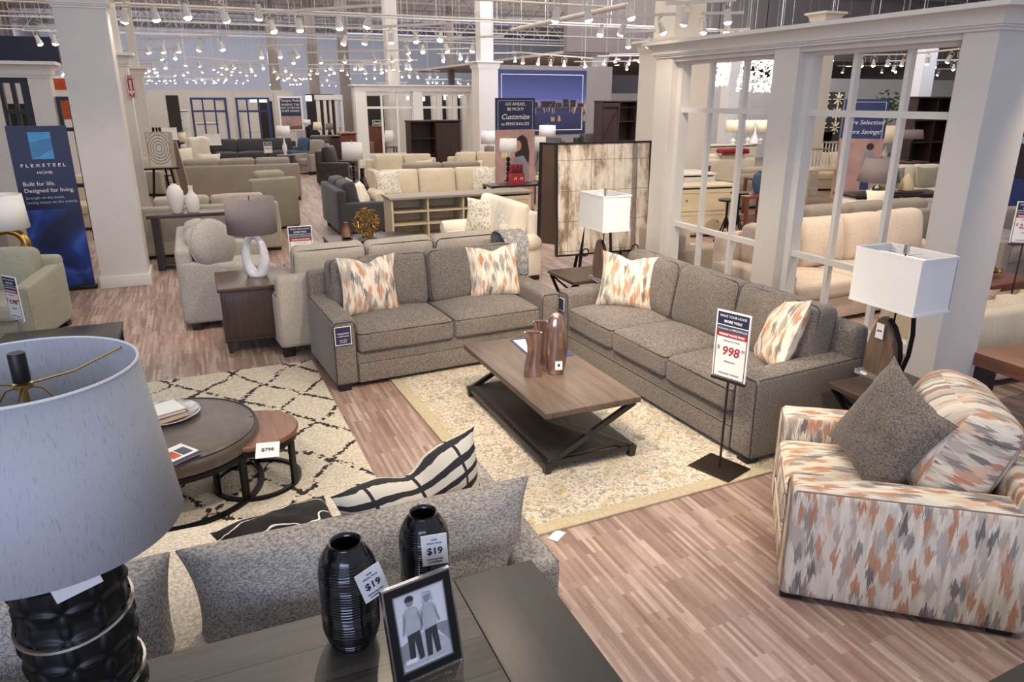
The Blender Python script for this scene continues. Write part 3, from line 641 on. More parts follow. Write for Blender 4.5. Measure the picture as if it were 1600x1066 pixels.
def tag_card(label, loc, rx, ry, rz, w_, h_, body='', size=.03, navy=False, mat='paper_white', name='price_tag', parent=None):
    r = root(name, label, 'tag', loc) if not parent else bpy.data.objects.new(name, None)
    if parent: COL.objects.link(r); r.parent = parent; r.location = loc
    r.rotation_euler = (rx, ry, rz); b = MB(); b.bb(-w_/2, w_/2, -.001, .001, -h_/2, h_/2); b.build('card', mat, r, smooth=False)
    if navy: b = MB(); b.bb(-w_/2+.006, w_/2-.006, -.0018, -.0008, -h_/2+.006, h_/2-.006); b.build('navy_field', 'navy_print', r, smooth=False)
    if body: text(body, r, 0, 0, size, 'paper_white' if navy else 'navy_print', y=-.0025, bold=.0005)
    return r

# ------------------------------------------------------------------ the building
b = MB(); b.bb(-35, 75, -12, 75, -.1, 0); struct('floor', b, 'plank_floor', smooth=False)
b = MB(); b.bb(-35, 75, 6, 75, 7.6, 7.8); struct('ceiling', b, 'roof_deck', smooth=False)
b = MB(); b.bb(-35, 75, 66, 66.3, 0, 7.6); struct('wall_back', b, 'wall_light', smooth=False)
b = MB(); b.bb(-9.5, -9.2, 14, 66, 0, 7.6); struct('wall_left', b, 'wall_taupe', smooth=False)
# open web joists and pipes under the deck
for i, y in enumerate([20, 25, 30, 35, 40, 46, 52, 58]):
    r = root('roof_joist', 'open web steel joist under the roof deck, %s' % ('nearest of the eight', 'second nearest', 'third from the camera', 'fourth from the camera', 'fourth from the far end', 'third from the far end', 'second from the far end', 'farthest of the eight')[i], 'joist', (0, y, 6.4), 0, 'open web joists under the roof deck')
    b = MB(); b.bb(-9, 60, -.05, .05, 0, .08); b.bb(-9, 60, -.05, .05, .9, .98); b.build('chord', 'deck_paint', r, smooth=False)
    b = MB(); x = -9
    while x < 45: b.bar((x, 0, .06), (x+.8, 0, .92), .035); b.bar((x+.8, 0, .92), (x+1.6, 0, .06), .035); x += 1.6
    b.build('web', 'deck_paint', r, smooth=False)
for i, (y, z) in enumerate([(10.5, 3.98), (12.5, 4.05), (15, 4.2), (18, 4.15), (22, 4.5), (27, 4.6), (33, 4.8), (40, 5.2)]):
    b = MB(); x1 = 30 if y > 16 else 9
    b.tube([(-8, y, z), (x1, y, z)], .022, 6)
    x = -7.5+i*.3
    while x < x1: b.tube([(x, y, z), (x, y, 7.6)], .008, 4); x += 1.9
    tag(b.build('strut_rail', 'pipe_white'), 'thin white strut rail hung below the ceiling, %s' % ('nearest of the eight', 'second nearest', 'third from the camera', 'fourth from the camera', 'fourth from the far end', 'third from the far end', 'second from the far end', 'farthest of the eight')[i], 'rail', 'white strut rails hung below the ceiling')
a_, c_ = ony(800, 47, 16), ony(985, 7, 11)
b = MB(); b.tube([(a_[0], 16, a_[1]), (c_[0], 11, c_[1])], .045, 10)
tag(b.build('ceiling_conduit', 'pipe_white'), 'thick off-white diagonal pipe near the top centre of the photo', 'pipe')

def column(label, u0, u1, y, top=3.3, v=None, base=True, shaft=True, mat='column_paint', idx=0):
    x0 = ony(u0, 250, y)[0]; x1 = ony(u1, 250, y)[0]; w_ = x1-x0; r = root('column', label, 'column', ((x0+x1)/2, y+w_/2, 0))
    b = MB(); b.bb(-w_/2, w_/2, -w_/2, w_/2, 0, top); b.build('shaft', mat, r, smooth=False)
    if base: b = MB(); b.bb(-w_/2-.02, w_/2+.02, -w_/2-.02, w_/2+.02, 0, .2, .006); b.build('plinth', 'trim_paint', r)
    b = MB()
    crown_loft(b, -w_/2, w_/2, -w_/2, w_/2, cove(top-.20, top+.03, .13)); b.build('crown', 'trim_paint', r, ang=25)
    if shaft: b = MB(); q = w_*.33; b.bb(-q, q, -q, q, top+.03, 7.6); b.build('upper_shaft', 'column_paint', r, smooth=False)
    return r
# the near left column (base corners measured on the floor)
r = root('column', 'wide cream square column beside the navy banner on the left', 'column', (-1.0, 10.62, 0))
b = MB(); b.bb(-.27, .27, -.27, .27, 0, 3.36); b.build('shaft', 'column_paint', r, smooth=False)
b = MB(); b.bb(-.295, .295, -.295, .295, 0, .15, .006); b.build('plinth', 'trim_paint', r)
b = MB()
crown_loft(b, -.27, .27, -.27, .27, cove(3.30, 3.50, .13)); b.build('crown', 'trim_paint', r, ang=25)
b = MB(); b.bb(-.18, .18, -.18, .18, 3.52, 7.6); b.build('upper_shaft', 'column_paint', r, smooth=False)
c2 = column('grey-sided column carrying the red arrow sign, behind the wide left column', 188, 222, 16, 3.08)
column('slim cream column right behind the column with the red arrow sign', 224, 243, 22, 3.05)
column('white column with crown left of the dusk city mural', 750, 779, 23, 3.42)
column('yellowish column right of the dusk city mural', 920, 943, 28, 4.0, shaft=False)
column('square column rising behind the left end of the white window partition', 1037, 1106, 12.5, 3.38)
column('white column seen through the near partition window, left side', 1262, 1282, 14, 4.2, shaft=False)
column('white column seen through the near partition window, right of the banner', 1418, 1437, 16, 4.4, shaft=False)
column('cream column seen through the far partition window', 1130, 1146, 22, 4.4, shaft=False)
for (u0, u1, y, l) in ((426, 440, 46, 'tall pale structural shaft left of the bedding poster'), (487, 501, 40, 'tall pale structural shaft right of the bedding poster'), (535, 549, 36, 'tall grey structural shaft left of the white far partition'), (608, 626, 30, 'tall white structural shaft above the white far partition'), (703, 711, 44, 'tall slim structural shaft far behind the white column')):
    x0 = ony(u0, 150, y)[0]; x1 = ony(u1, 150, y)[0]; b = MB(); b.bb(x0, x1, y, y+x1-x0, 0, 7.6); tag(b.build('structural_column', 'column_paint' if u0 == 608 else 'wall_taupe', smooth=False), l, 'column')
# bulkhead and lower ceiling on the right
xa = ony(886, 60, 27)[0]
b = MB(); b.bb(xa, 60, 27, 27.3, 4.05, 7.6); struct('wall_bulkhead', b, 'wall_taupe', smooth=False)
b = MB(); b.bb(xa, 60, 27.3, 50, 4.0, 4.1); struct('ceiling_soffit', b, 'wall_light', smooth=False)
b = MB(); b.bb(37, 37.3, 2, 66, 0, 7.6); struct('wall_right', b, 'wall_taupe', smooth=False)
for i, (u, v) in enumerate([(960, 84), (985, 85), (932, 89), (965, 93), (993, 94), (1020, 92), (964, 102), (1020, 104), (1155, 101), (1326, 104), (1388, 100), (1296, 96), (1420, 100)]):
    p = onz(u, max(v, 60), 3.99) if v > 155 else onz(u, v, 3.985)
    if p[1] > 50 or p[1] < 27.5: p = (p[0], 29+i*1.4)
    b = MB(); b.lathe([(.1, 0), (.11, .015), (1e-4, .016)], (p[0], p[1], 3.98), 16); tag(b.build('downlight', 'downlight_glow'), 'round recessed downlight in the lowered ceiling', 'light', 'recessed downlights in the lowered ceiling')

# ---- white window partition on the right (plane x = 4.7)
PX = 4.7
def vb(x0, x1, y0, y1, z0, z1, bev=.004, mb=None): mb.bb(x0, x1, y0, y1, z0, z1, bev); return mb
part = root('window_partition', 'tall cream window partition with crown and three posts behind the grey sofas', 'partition', (PX, 3.3, 0))
def loc_(y): return y-3.3
for (y0, y1, x1_) in ((3.30, 3.54, .44), (4.98, 5.27, .22), (6.77, 7.06, .22)):
    b = MB(); b.bb(0, x1_, loc_(y0), loc_(y1), 0, 2.74, .006); b.build('post', 'column_paint', part, smooth=False)
for (y0, y1) in ((3.54, 4.98), (5.27, 6.77)):
    b = MB(); X0, X1 = .12, .17
    b.bb(X0-.03, X1+.03, loc_(y0), loc_(y1), 2.64, 2.74); b.bb(X0-.03, X1+.03, loc_(y0), loc_(y1), .46, .53)
    for yy in (y0, y1-.07): b.bb(X0-.03, X1+.03, loc_(yy), loc_(yy)+.07, .5, 2.66)
    fr = b.build('window_frame', 'trim_paint', part, smooth=False); b = MB()
    for z in (.99, 2.19): b.bb(X0, X1, loc_(y0), loc_(y1), z-.025, z+.025)
    n = 3
    for k in range(1, n): yy = y0+(y1-y0)*k/n; b.bb(X0, X1, loc_(yy)-.02, loc_(yy)+.02, .5, 2.66)
    b.build('glazing_bars', 'trim_paint', fr, smooth=False)
    b = MB(); b.bb(.05, .2, loc_(y0), loc_(y1), 0, .46); b.build('low_wall', 'wall_taupe', part, smooth=False)
    b = MB(); b.bb(.035, .05, loc_(y0), loc_(y1), 0, .14, .004); b.build('baseboard', 'trim_paint', part, smooth=False)
b = MB()
crown_loft(b, 0, .44, loc_(3.30), loc_(7.06), cove(2.71, 2.87, .12)); b.build('crown', 'trim_paint', part, ang=25)
b = MB(); b.bb(.02, .42, .02, 3.74, 2.67, 2.735); b.build('header', 'column_paint', part, smooth=False)

# ------------------------------------------------------------------ rugs
def rug(name, label, x0, x1, y0, y1, mat, border=None, rz=0, h_=.014):
    r = root(name, label, 'rug', ((x0+x1)/2, (y0+y1)/2, 0), rz); wx, wy = x1-x0, y1-y0; bw = .09 if border else 0; b = MB()
    nx, ny = 24, 24; m_ = 0
    b.box((0, 0, h_/2), (wx-2*bw, wy-2*bw, h_), bevel=.004); b.build('pile', mat, r)
    if border:
        b = MB()
        for c, d in (((0, wy/2-bw/2, h_/2), (wx, bw, h_)), ((0, -wy/2+bw/2, h_/2), (wx, bw, h_)), ((wx/2-bw/2, 0, h_/2), (bw, wy-2*bw, h_)), ((-wx/2+bw/2, 0, h_/2), (bw, wy-2*bw, h_))): b.box(c, d, bevel=.004)
        b.build('border', border, r)
    return r
rug('vintage_rug', 'faded cream and gold vintage rug under the wooden coffee table', 1.36, 3.72, 3.17, 5.98, 'vintage_rug', 'rug_border', math.radians(2))
rug('trellis_rug', 'cream shag rug with broken dark diamond lines under the leather ottoman', -1.3, .80, 3.3, 6.48, 'trellis_rug', None, math.radians(1), .022)

# ------------------------------------------------------------------ the two grey sofas
A_L = math.radians(4.2); A_R = math.radians(-87.4)
lc = (0.848+math.cos(A_L)*1.065, 5.649+math.sin(A_L)*1.065, 0)
sofa('loveseat', 'dark grey tweed two-cushion sofa with a navy card hanging on its left arm', 'sofa', lc, A_L, 2.13, .98, .20, .605, .49, .97, 2, 2, 'grey_tweed', 'grey_tweed', 'dark_piping', hi=True, slope=.03)
rc = (3.086-math.cos(A_R)*1.30, 3.296-math.sin(A_R)*1.30, 0)
sofa('three_seat_sofa', 'dark grey tweed three-cushion sofa standing before the window partition', 'sofa', rc, A_R, 2.6, 1.0, .21, .615, .485, .97, 3, 3, 'grey_tweed', 'grey_tweed', 'dark_piping', hi=True, slope=.02)
def loc_in(base, a, x, y, z): return (base[0]+math.cos(a)*x-math.sin(a)*y, base[1]+math.sin(a)*x+math.cos(a)*y, z)
throw_pillow('ikat pillow in cream, orange and grey at the left end of the two-cushion sofa', loc_in(lc, A_L, -.60, .45, .50), A_L+.05, .53, .52, .17, rx=-.22, ry=.02, seed=1, chop=.10)
throw_pillow('ikat pillow in cream, orange and grey at the right end of the two-cushion sofa', loc_in(lc, A_L, .63, .47, .50), A_L-.12, .52, .50, .17, rx=-.22, ry=-.02, seed=2, chop=.08)
throw_pillow('ikat pillow at the far end of the three-cushion sofa, beside the dark end table', loc_in(rc, A_R, -.80, .42, .50), A_R+.72, .54, .50, .18, rx=-.24, ry=.04, seed=3, chop=.08)
throw_pillow('ikat pillow seen edge-on behind the price sign on the three-cushion sofa', loc_in(rc, A_R, .90, .47, .49), A_R-.55, .56, .54, .2, rx=-.36, ry=-.22, seed=4)
# navy card on the loveseat arm
p = loc_in(lc, A_L, -.985, -.012, .49)
r = tag_card('small navy printed card hanging on the left arm of the two-cushion sofa', p, 0, 0, A_L, .135, .155, '', navy=True, name='hang_card')
text('Customize', r, 0, .02, .022, 'paper_white', y=-.003, shear=.2); text('to PERSONALIZE', r, 0, -.004, .013, 'paper_white', y=-.003); text('ask a sales', r, 0, -.035, .015, 'paper_white', y=-.003); text('associate', r, 0, -.052, .015, 'paper_white', y=-.003)
p = loc_in(rc, A_R, -1.18, -.012, .50)
tag_card('dark navy card seen edge-on at the far arm of the three-cushion sofa', p, 0, 0, A_R, .10, .12, '', navy=True, name='hang_card')

# ------------------------------------------------------------------ coffee table and what stands on it
ct = root('coffee_table', 'brown plank-top coffee table with crossed dark metal ends and a lower shelf', 'coffee table', (2.15, 4.44, 0.014), math.radians(.5))
W, L, HT = .70, 1.47, .436
b = MB(); b.bb(-W/2, W/2, -L/2, L/2, HT-.04, HT, .005); b.build('table_top', 'coffee_wood', ct)
b = MB(); b.bb(-W/2+.05, W/2-.05, -L/2+.05, L/2-.05, .065, .09, .003); b.build('lower_shelf', 'shelf_wood', ct)
b = MB(); fw_ = .035
for sx in (-1, 1): b.bb(sx*(W/2-.035)-.018, sx*(W/2-.035)+.018, -L/2+.03, L/2-.03, .05, .085, .003)
for sy in (-1, 1): b.bb(-W/2+.03, W/2-.03, sy*(L/2-.035)-.018, sy*(L/2-.035)+.018, .05, .085, .003)
b.build('shelf_frame', 'gun_metal', ct)
for sy in (-1, 1):
    y = sy*(L/2-.035); b = MB(); b.bar((-W/2+.03, y, .06), (W/2-.03, y, HT-.045), .026, .036); b.bar((W/2-.03, y+.001, .06), (-W/2+.03, y+.001, HT-.045), .024, .036); b.bb(-W/2+.04, W/2-.04, y-.012, y+.012, HT-.052, HT-.038)
    b.build('cross_brace', 'gun_metal', ct)
for sx in (-1, 1):
    for sy in (-1, 1):
        b = MB(); x, y = sx*(W/2-.035), sy*(L/2-.035); b._add([(x-.02, y-.02, 0), (x+.02, y-.02, 0), (x+.02, y+.02, 0), (x-.02, y+.02, 0), (x-.028, y-.028, .08), (x+.028, y-.028, .08), (x+.028, y+.028, .08), (x-.028, y+.028, .08)], [(3, 2, 1, 0), (4, 5, 6, 7), (0, 1, 5, 4), (1, 2, 6, 5), (2, 3, 7, 6), (3, 0, 4, 7)])
        b.build('leg', 'gun_metal', ct, smooth=False)
TZ = .45
def slab_vase(label, loc, rz, w_, h_, kind):
    """upright copper vases: a folded loop with an opening, and a tall leaf-shaped one"""
    if kind == 'leaf':
        r = root('copper_vase', label, 'vase', loc, rz); b = MB()
        prof = [(1e-4, 0), (.6, 0), (.72, .02), (.9, .15), (1, .38), (.98, .55), (.86, .76), (.62, .90), (.34, .97), (1e-4, 1)]
        b.lathe([(w_/2*a, h_*z) for a, z in prof], seg=28, fn=lambda p, a: Vector((p.x, p.y*.62, p.z))); b.build('body', 'copper_ceramic', r)
        tag_card('', (.012, -w_*.325, h_*.17), 0, 0, 0, .05, .062, '', parent=r, name='sticker')
        b = MB(); b.sphere((.012, -w_*.325-.004, h_*.18), .009, 10, (1, .2, 1.3)); b.build('sticker_logo', 'navy_print', r)
    else:
        r = root('copper_vase', label, 'vase', loc, rz); b = MB(); n = 14
        def ring(z, wx, wy, ox, oy, pinch):
            out = []
            for k in range(n):
                a = 2*PI*k/n; out.append(b.bm.verts.new((ox+wx/2*math.copysign(abs(math.cos(a))**.7, math.cos(a)), oy+wy/2*math.copysign(abs(math.sin(a))**.7, math.sin(a))*(1-pinch*abs(math.cos(a))), z)))
            return out
        rs = [ring(h_*z, w_*a, w_*.5*c, w_*o, 0, p_) for z, a, c, o, p_ in ((0, .85, .9, 0, .1), (.06, .9, .95, 0, .1), (.3, .72, .9, -.03, .2), (.55, .66, .8, .05, .4), (.72, .7, .85, .06, .3), (.9, .84, 1, .0, .15), (1, .86, 1.0, -.02, .1), (.99, .7, .8, -.02, .1), (.85, .6, .66, .0, .2))]
        for A, B in zip(rs, rs[1:]):
            for k in range(n): b.bm.faces.new((A[k], A[(k+1) % n], B[(k+1) % n], B[k]))
        b.bm.faces.new(rs[0][::-1]); b.bm.faces.new(rs[-1]); b.build('body', 'copper_ceramic', r, ang=35)
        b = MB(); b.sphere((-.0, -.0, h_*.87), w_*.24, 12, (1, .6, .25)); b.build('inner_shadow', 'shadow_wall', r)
    return r
slab_vase('folded square copper vase, nearest the corner of the coffee table', (2.005, 4.32, TZ), math.radians(-25), .15, .325, 'fold')
slab_vase('shorter folded copper vase half hidden behind the tall rounded one', (2.155, 4.52, TZ), math.radians(-10), .13, .33, 'fold')
slab_vase('tall rounded copper vase with a white sticker on the coffee table', (2.175, 4.31, TZ), math.radians(-15), .165, .455, 'leaf')
r = root('catalog_sheet', 'blue and white printed sheet lying on the coffee table behind the vases', 'paper', (2.335, 4.86, TZ+.001), math.radians(-3))
b = MB(); b.bb(-.18, .155, -.26, .26, 0, .002); b.build('sheet', 'navy_frame', r, smooth=False)
b = MB(); b.bb(-.16, .07, -.18, .23, .002, .003); b.build('printed_field', 'paper_white', r, smooth=False)

# ------------------------------------------------------------------ price sign on its stand
price_sign('white price sign reading 998 on a bronze stand in front of the three-cushion sofa', (2.905, 3.36, .016), math.radians(-71.5), .235, .44, '$998', stand=.615)
b = MB(); b.bb(-.05, .05, -.03, .03, 0, .002); o = b.build('paper_tag', 'paper_white', smooth=False, loc=(*onz(870, 838, 0), .003), rot=(0, 0, .6)); tag(o, 'small white tag lying on the floor at the corner of the vintage rug', 'tag')

# ------------------------------------------------------------------ ikat armchair
a = math.radians(-129.8); ac = (2.66, 2.60, 0)
sofa('ikat_armchair', 'wide armchair in cream, orange and grey ikat fabric at the right edge', 'armchair', ac, a, 1.04, 1.08, .19, .60, .47, .99, 1, 1, 'ikat_fabric', 'ikat_fabric', 'ikat_piping', hi=True, slope=.03, back_t=.30, lean=.32, back_body_h=.72, foot_h=.03, bpuff=.10, br=.11)
throw_pillow('plain charcoal tweed pillow leaning in the ikat armchair', loc_in(ac, a, .02, .33, .49), a+.42, .60, .56, .20, 'grey_tweed_dark', rx=-.42, ry=.24, seed=8, n=22, ear=.13)

# ------------------------------------------------------------------ end tables with stone lamps
def xtable(label, loc, wx, wy, h_):
    r = root('end_table', label, 'end table', loc)
    b = MB(); b.bb(-wx/2, wx/2, -wy/2, wy/2, h_-.035, h_, .004); b.build('table_top', 'end_wood', r)
    b = MB(); b.bb(-wx/2+.04, wx/2-.04, -wy/2+.04, wy/2-.04, .07, .09); b.build('lower_shelf', 'shelf_wood', r)
    for sy in (-1, 1):
        y = sy*(wy/2-.03); b = MB(); b.bar((-wx/2+.03, y, .06), (wx/2-.03, y, h_-.045), .026, .02); b.bar((wx/2-.03, y+.001, .06), (-wx/2+.03, y+.001, h_-.045), .026, .018); b.build('cross_brace', 'black_metal', r)
    for sx in (-1, 1):
        x = sx*(wx/2-.03); b = MB(); b.bar((x, -wy/2+.03, .06), (x, wy/2-.03, h_-.045), .026, .02); b.bar((x+.001, wy/2-.03, .06), (x+.001, -wy/2+.03, h_-.045), .026, .018); b.build('cross_brace', 'black_metal', r)
    for sx in (-1, 1):
        for sy in (-1, 1): b = MB(); x, y = sx*(wx/2-.03), sy*(wy/2-.03); b.bb(x-.022, x+.022, y-.022, y+.022, 0, .09); b.build('leg', 'black_metal', r)
    return r
def stone_lamp(label, loc, z_sh):
    r = root('stone_table_lamp', label, 'lamp', loc)
    b = MB(); b.bb(-.06, .06, -.10, .19, 0, .035, .004); b.build('crystal_foot', 'clear_crystal', r)
    b = MB(); prof = []; n = 14
    outl = [(-.105+.02*math.sin(k*.9)*.3, 0.035) for k in range(1)]
    # pointed slab of petrified wood in the YZ plane
    pts = [(-.06, .035), (-.068, .12), (-.055, .22), (-.02, .33), (.03, .40), (.065, .425), (.10, .40), (.14, .30), (.155, .17), (.15, .035)]
    m = Matrix.Translation((0, 0, 0)) @ Matrix(((0, 0, 1, 0), (1, 0, 0, 0), (0, 1, 0, 0), (0, 0, 0, 1)))
    b.prism(pts, -.028, .028, m); bmesh.ops.bevel(b.bm, geom=b.bm.edges[:], offset=.006, segments=2, affect='EDGES'); b.build('stone_slab', 'petrified', r, ang=30)
    b = MB(); b.tube([(.0, .03, .415), (.0, -.02, .37), (0, -.07, .28), (0, -.088, .19), (0, -.082, .10), (0, -.07, .04)], .014, 8); b.build('arched_arm', 'black_metal', r)
    b = MB(); b.tube([(0, -.12, z_sh+.03), (0, -.145, .36), (0, -.14, .22), (0, -.11, .10), (0, -.085, .04)], .014, 8); b.tube([(0, 0, .40), (0, 0, z_sh+.36)], .006, 8); b.lathe([(.016, z_sh+.33), (.016, z_sh+.385), (1e-4, z_sh+.39)], seg=12); b.build('stem', 'black_metal', r)
    b = MB(); b.lathe([(.017, z_sh+.33), (.017, z_sh+.39), (1e-4, z_sh+.392)], seg=12); b.build('finial', 'chrome', r)
    shade_box(r, .30, .475, .345, z_sh)
    return r
xtable('dark end table with crossed metal sides behind the near end of the three-cushion sofa', (3.93, 2.93, 0), .62, .62, .55)
sl = stone_lamp('stone slab lamp with a white box shade, in front of the right partition window', (3.975, 3.11, .55), .515)
tag_card('', (-.040, .06, .33), 0, 0, -PI/2-.05, .06, .10, '$199', .018, parent=sl)
xtable('dark end table with crossed metal sides in the corner between the two grey sofas', (3.68, 6.68, 0), .56, .60, .53)
stone_lamp('stone slab lamp with a white box shade, in front of the abstract painting', (3.68, 6.28, .53), .55)

# ------------------------------------------------------------------ abstract painting on an easel
ax_, az_ = ony(879, 398, 7.75), ony(1016, 228, 7.75)
art = root('framed_painting', 'large framed abstract painting in cream and brown behind the corner lamp', 'painting', (4.56, 7.75, .50))
b = MB(); b.bb(-.64, .60, 0, .03, 0, 1.30); b.build('canvas', 'abstract_canvas', art, smooth=False)
b = MB()
for x0, x1, z0, z1 in ((-.66, .62, -.02, 0), (-.66, .62, 1.30, 1.32), (-.66, -.64, -.02, 1.32), (.60, .62, -.02, 1.32)): b.bb(x0, x1, -.012, .045, z0, z1)
b.build('frame', 'black_plastic', art, smooth=False); art.rotation_euler = (-.05, 0, math.radians(-2))
b2 = root('framed_painting', 'back of a second framed canvas leaning behind the abstract painting', 'painting', (4.30, 8.22, .50), math.radians(-22)); b2.rotation_euler = (-.03, 0, math.radians(-58))
b = MB(); b.bb(-.46, .4, 0, .03, 0, 1.26); b.build('canvas', 'backing_brown', b2, smooth=False)
b = MB(); b.bb(-.48, -.44, -.01, .04, -.02, 1.28); b.bb(-.46, .42, -.01, .04, 1.26, 1.28); b.build('frame', 'black_plastic', b2, smooth=False)
e = root('floor_easel', 'black metal easel with ring hooks holding the abstract painting', 'easel', (4.5, 7.72, 0))
b = MB()
for x0, x1 in ((-.34, -.10), (.36, .12)): b.bar((x0, -.02, 0), (x1, .16, 1.6), .03)
b.bar((0, .75, 0), (0, .18, 1.6), .03); b.build('tripod', 'black_metal', e)
for x in (-.28, .42):
    b = MB(); b.tube([(x, -.09+.0*k, .52+.05*math.sin(2*PI*k/14)+.02) if False else (x+.045*math.cos(2*PI*k/14), -.10, .54+.045*math.sin(2*PI*k/14)) for k in range(14)], .008, 6, True); b.bar((x, -.10, .50), (x, .08, .47), .02); b.build('ring_hook', 'black_metal', e)

# ------------------------------------------------------------------ cabinet end table, marble lamp, grey recliner sofa on the left
r = root('cabinet_end_table', 'dark walnut end cabinet with tapered legs holding the marble ring lamp', 'end table', (.40, 6.90, 0))
b = MB(); b.bb(-.33, .33, 0, .70, .17, .635, .012); b.build('carcass', 'walnut_panel', r)
b = MB(); b.bb(-.355, .355, -.025, .74, .635, .67, .008); b.build('table_top', 'dark_walnut', r)
b = MB(); b.bb(-.30, .30, -.008, .004, .20, .60, .003); b.build('door', 'walnut_panel', r)
b = MB(); b.bb(-.34, .34, -.01, .71, .155, .175, .003); b.build('bottom_rail', 'espresso', r)
for sx in (-1, 1):
    for y in (.03, .66):
        x = sx*.30; b = MB(); b._add([(x-.012, y-.012, 0), (x+.012, y-.012, 0), (x+.012, y+.012, 0), (x-.012, y+.012, 0), (x-.03, y-.03, .17), (x+.03, y-.03, .17), (x+.03, y+.03, .17), (x-.03, y+.03, .17)], [(3, 2, 1, 0), (4, 5, 6, 7), (0, 1, 5, 4), (1, 2, 6, 5), (2, 3, 7, 6), (3, 0, 4, 7)])
        lg = b.build('leg', 'espresso', r, smooth=False); b = MB(); b.bb(x-.016, x+.016, y-.016, y+.016, 0, .04); b.build('brass_cap', 'brass', lg)
def ring_lamp(label, loc, rx_, rz_, mat, tube_, shade, smat, foot='black_plastic', rz=0, z0=0):
    r = root('ring_table_lamp', label, 'lamp', loc, rz); b = MB(); n = 32
    b.tube([(rx_*math.cos(2*PI*k/n), 0, rz_+z0+rz_*math.sin(2*PI*k/n)) for k in range(n)], tube_, 12, True, radii=[tube_*(1.15-.35*math.sin(2*PI*k/n)) for k in range(n)]); b.build('ring_body', mat, r)
    if z0: b = MB(); b.bb(-.12, .12, -.06, .06, 0, z0-tube_+.01, .005); b.build('foot', foot, r)
    zt = 2*rz_+z0; b = MB(); b.tube([(0, 0, zt), (0, 0, zt+.05+shade[3])], .006, 6); b.build('stem', 'brass', r)
    sh = shade_drum(r, shade[1], shade[2], shade[3], zt+.03, smat); b = MB(); b.tube([(-shade[2], 0, zt+shade[3]), (shade[2], 0, zt+shade[3])], .002, 4); b.tube([(0, -shade[2], zt+shade[3]), (0, shade[2], zt+shade[3])], .002, 4); b.build('shade_wire', 'brass', sh)
    return r
ring_lamp('white marble ring lamp with a wide taupe drum shade on the walnut cabinet', (.43, 7.32, .671), .092, .195, 'marble', .037, ('drum', .228, .228, .33), 'taupe_shade', rz=-.5)
sofa('recliner_sofa', 'pale grey sofa seen from its side behind the walnut cabinet', 'sofa', (.68, 8.75, 0), PI/2, 1.65, .98, .22, .62, .48, .98, 2, 2, 'pale_grey_fabric', 'pale_grey_fabric', None, foot_h=.08, slope=.12, lean=.30, back_t=.2)
b = MB(); b.sphere((0, 0, .27), .27, 24, (1, .55, 1)); b.tube([(.268*math.cos(2*PI*k/30), 0, .27+.268*math.sin(2*PI*k/30)) for k in range(30)], .008, 6, True)
o = b.build('quilted_cushion', 'pale_grey_fabric', subsurf=1); o.location = (.10, 8.05, .60); o.rotation_euler = (-.2, 0, math.radians(35)); tag(o, 'round quilted grey cushion on the pale grey sofa left of the marble lamp', 'pillow')

# ------------------------------------------------------------------ left edge: banner, sage armchair, gold ring lamp, price sign
bn = sign_panel('floor_banner', 'tall navy standing banner beside the wide left column', (-1.67, 10.42, 0), math.radians(2), .62, 2.0, 'blue_recliner_print',
    rects=[('blue_square', -.10, .13, 1.62, 1.93, 'blue_print')],
    texts=[('F L E X S T E E L', 0, 1.545, .052, 'paper_white', dict(width=1.3, bold=.0008)), ('HOME', 0, 1.46, .045, 'paper_white', dict(width=1.3)), ('Built for life.', -.25, 1.33, .068, 'paper_white', dict(align='LEFT')), ('Designed for living.', -.25, 1.25, .068, 'paper_white', dict(align='LEFT')),
           ('Strength on the inside.', -.25, 1.165, .045, 'light_blue_print', dict(align='LEFT')), ('Lasting beauty on the outside.', -.25, 1.11, .045, 'light_blue_print', dict(align='LEFT'))])
b = MB()
for k in range(9): b.tube([(-.10+.23*i/8, -.005, 1.63+.022*k+.10*(1/(1+math.exp(-(i-4)*.8)))*(1-k/14)) for i in range(9)], .0028, 4)
b.build('wave_lines', 'navy_print', bn)
b = MB(); b.bb(-.33, .33, -.05, .08, 0, .05, .005); b.build('banner_base', 'black_plastic', bn)
sofa('sage_armchair', 'sage green armchair at the left edge before the navy banner', 'armchair', (-2.02, 8.05, 0), math.radians(62-90+14), .86, .9, .15, .60, .44, .88, 1, 1, 'sage_fabric', 'sage_fabric', 'light_piping', slope=.08, foot_h=.06, lean=.22)
r = simple_table('side_table', 'dark oval side table under the gold ring lamp', (-2.2, 9.45, 0), .75, .6, .58, 'espresso')
ring_lamp('gold ring lamp with a white drum shade at the left edge', (-1.98, 9.38, .58), .17, .15, 'gold', .045, ('drum', .24, .22, .36), 'lamp_white', z0=.06)
price_sign('white price sign reading 4,398 in a clear holder at the left edge', (*onz(28, 500, .42)[:2], .42), math.radians(-52), .22, .40, '$4,398')
simple_table('coffee_table', 'dark low table behind the big lamp shade at the left edge', (*onz(95, 530, .38), 0), .9, .6, .40, 'espresso', cat='coffee table')
sofa('pale_ottoman_chair', 'pale grey chaise whose rounded corner shows at the left edge', 'chaise', (-1.9, 7.0, 0), math.radians(90), .9, .7, .1, .40, .42, .45, 1, 1, 'pale_grey_fabric', backs=False)

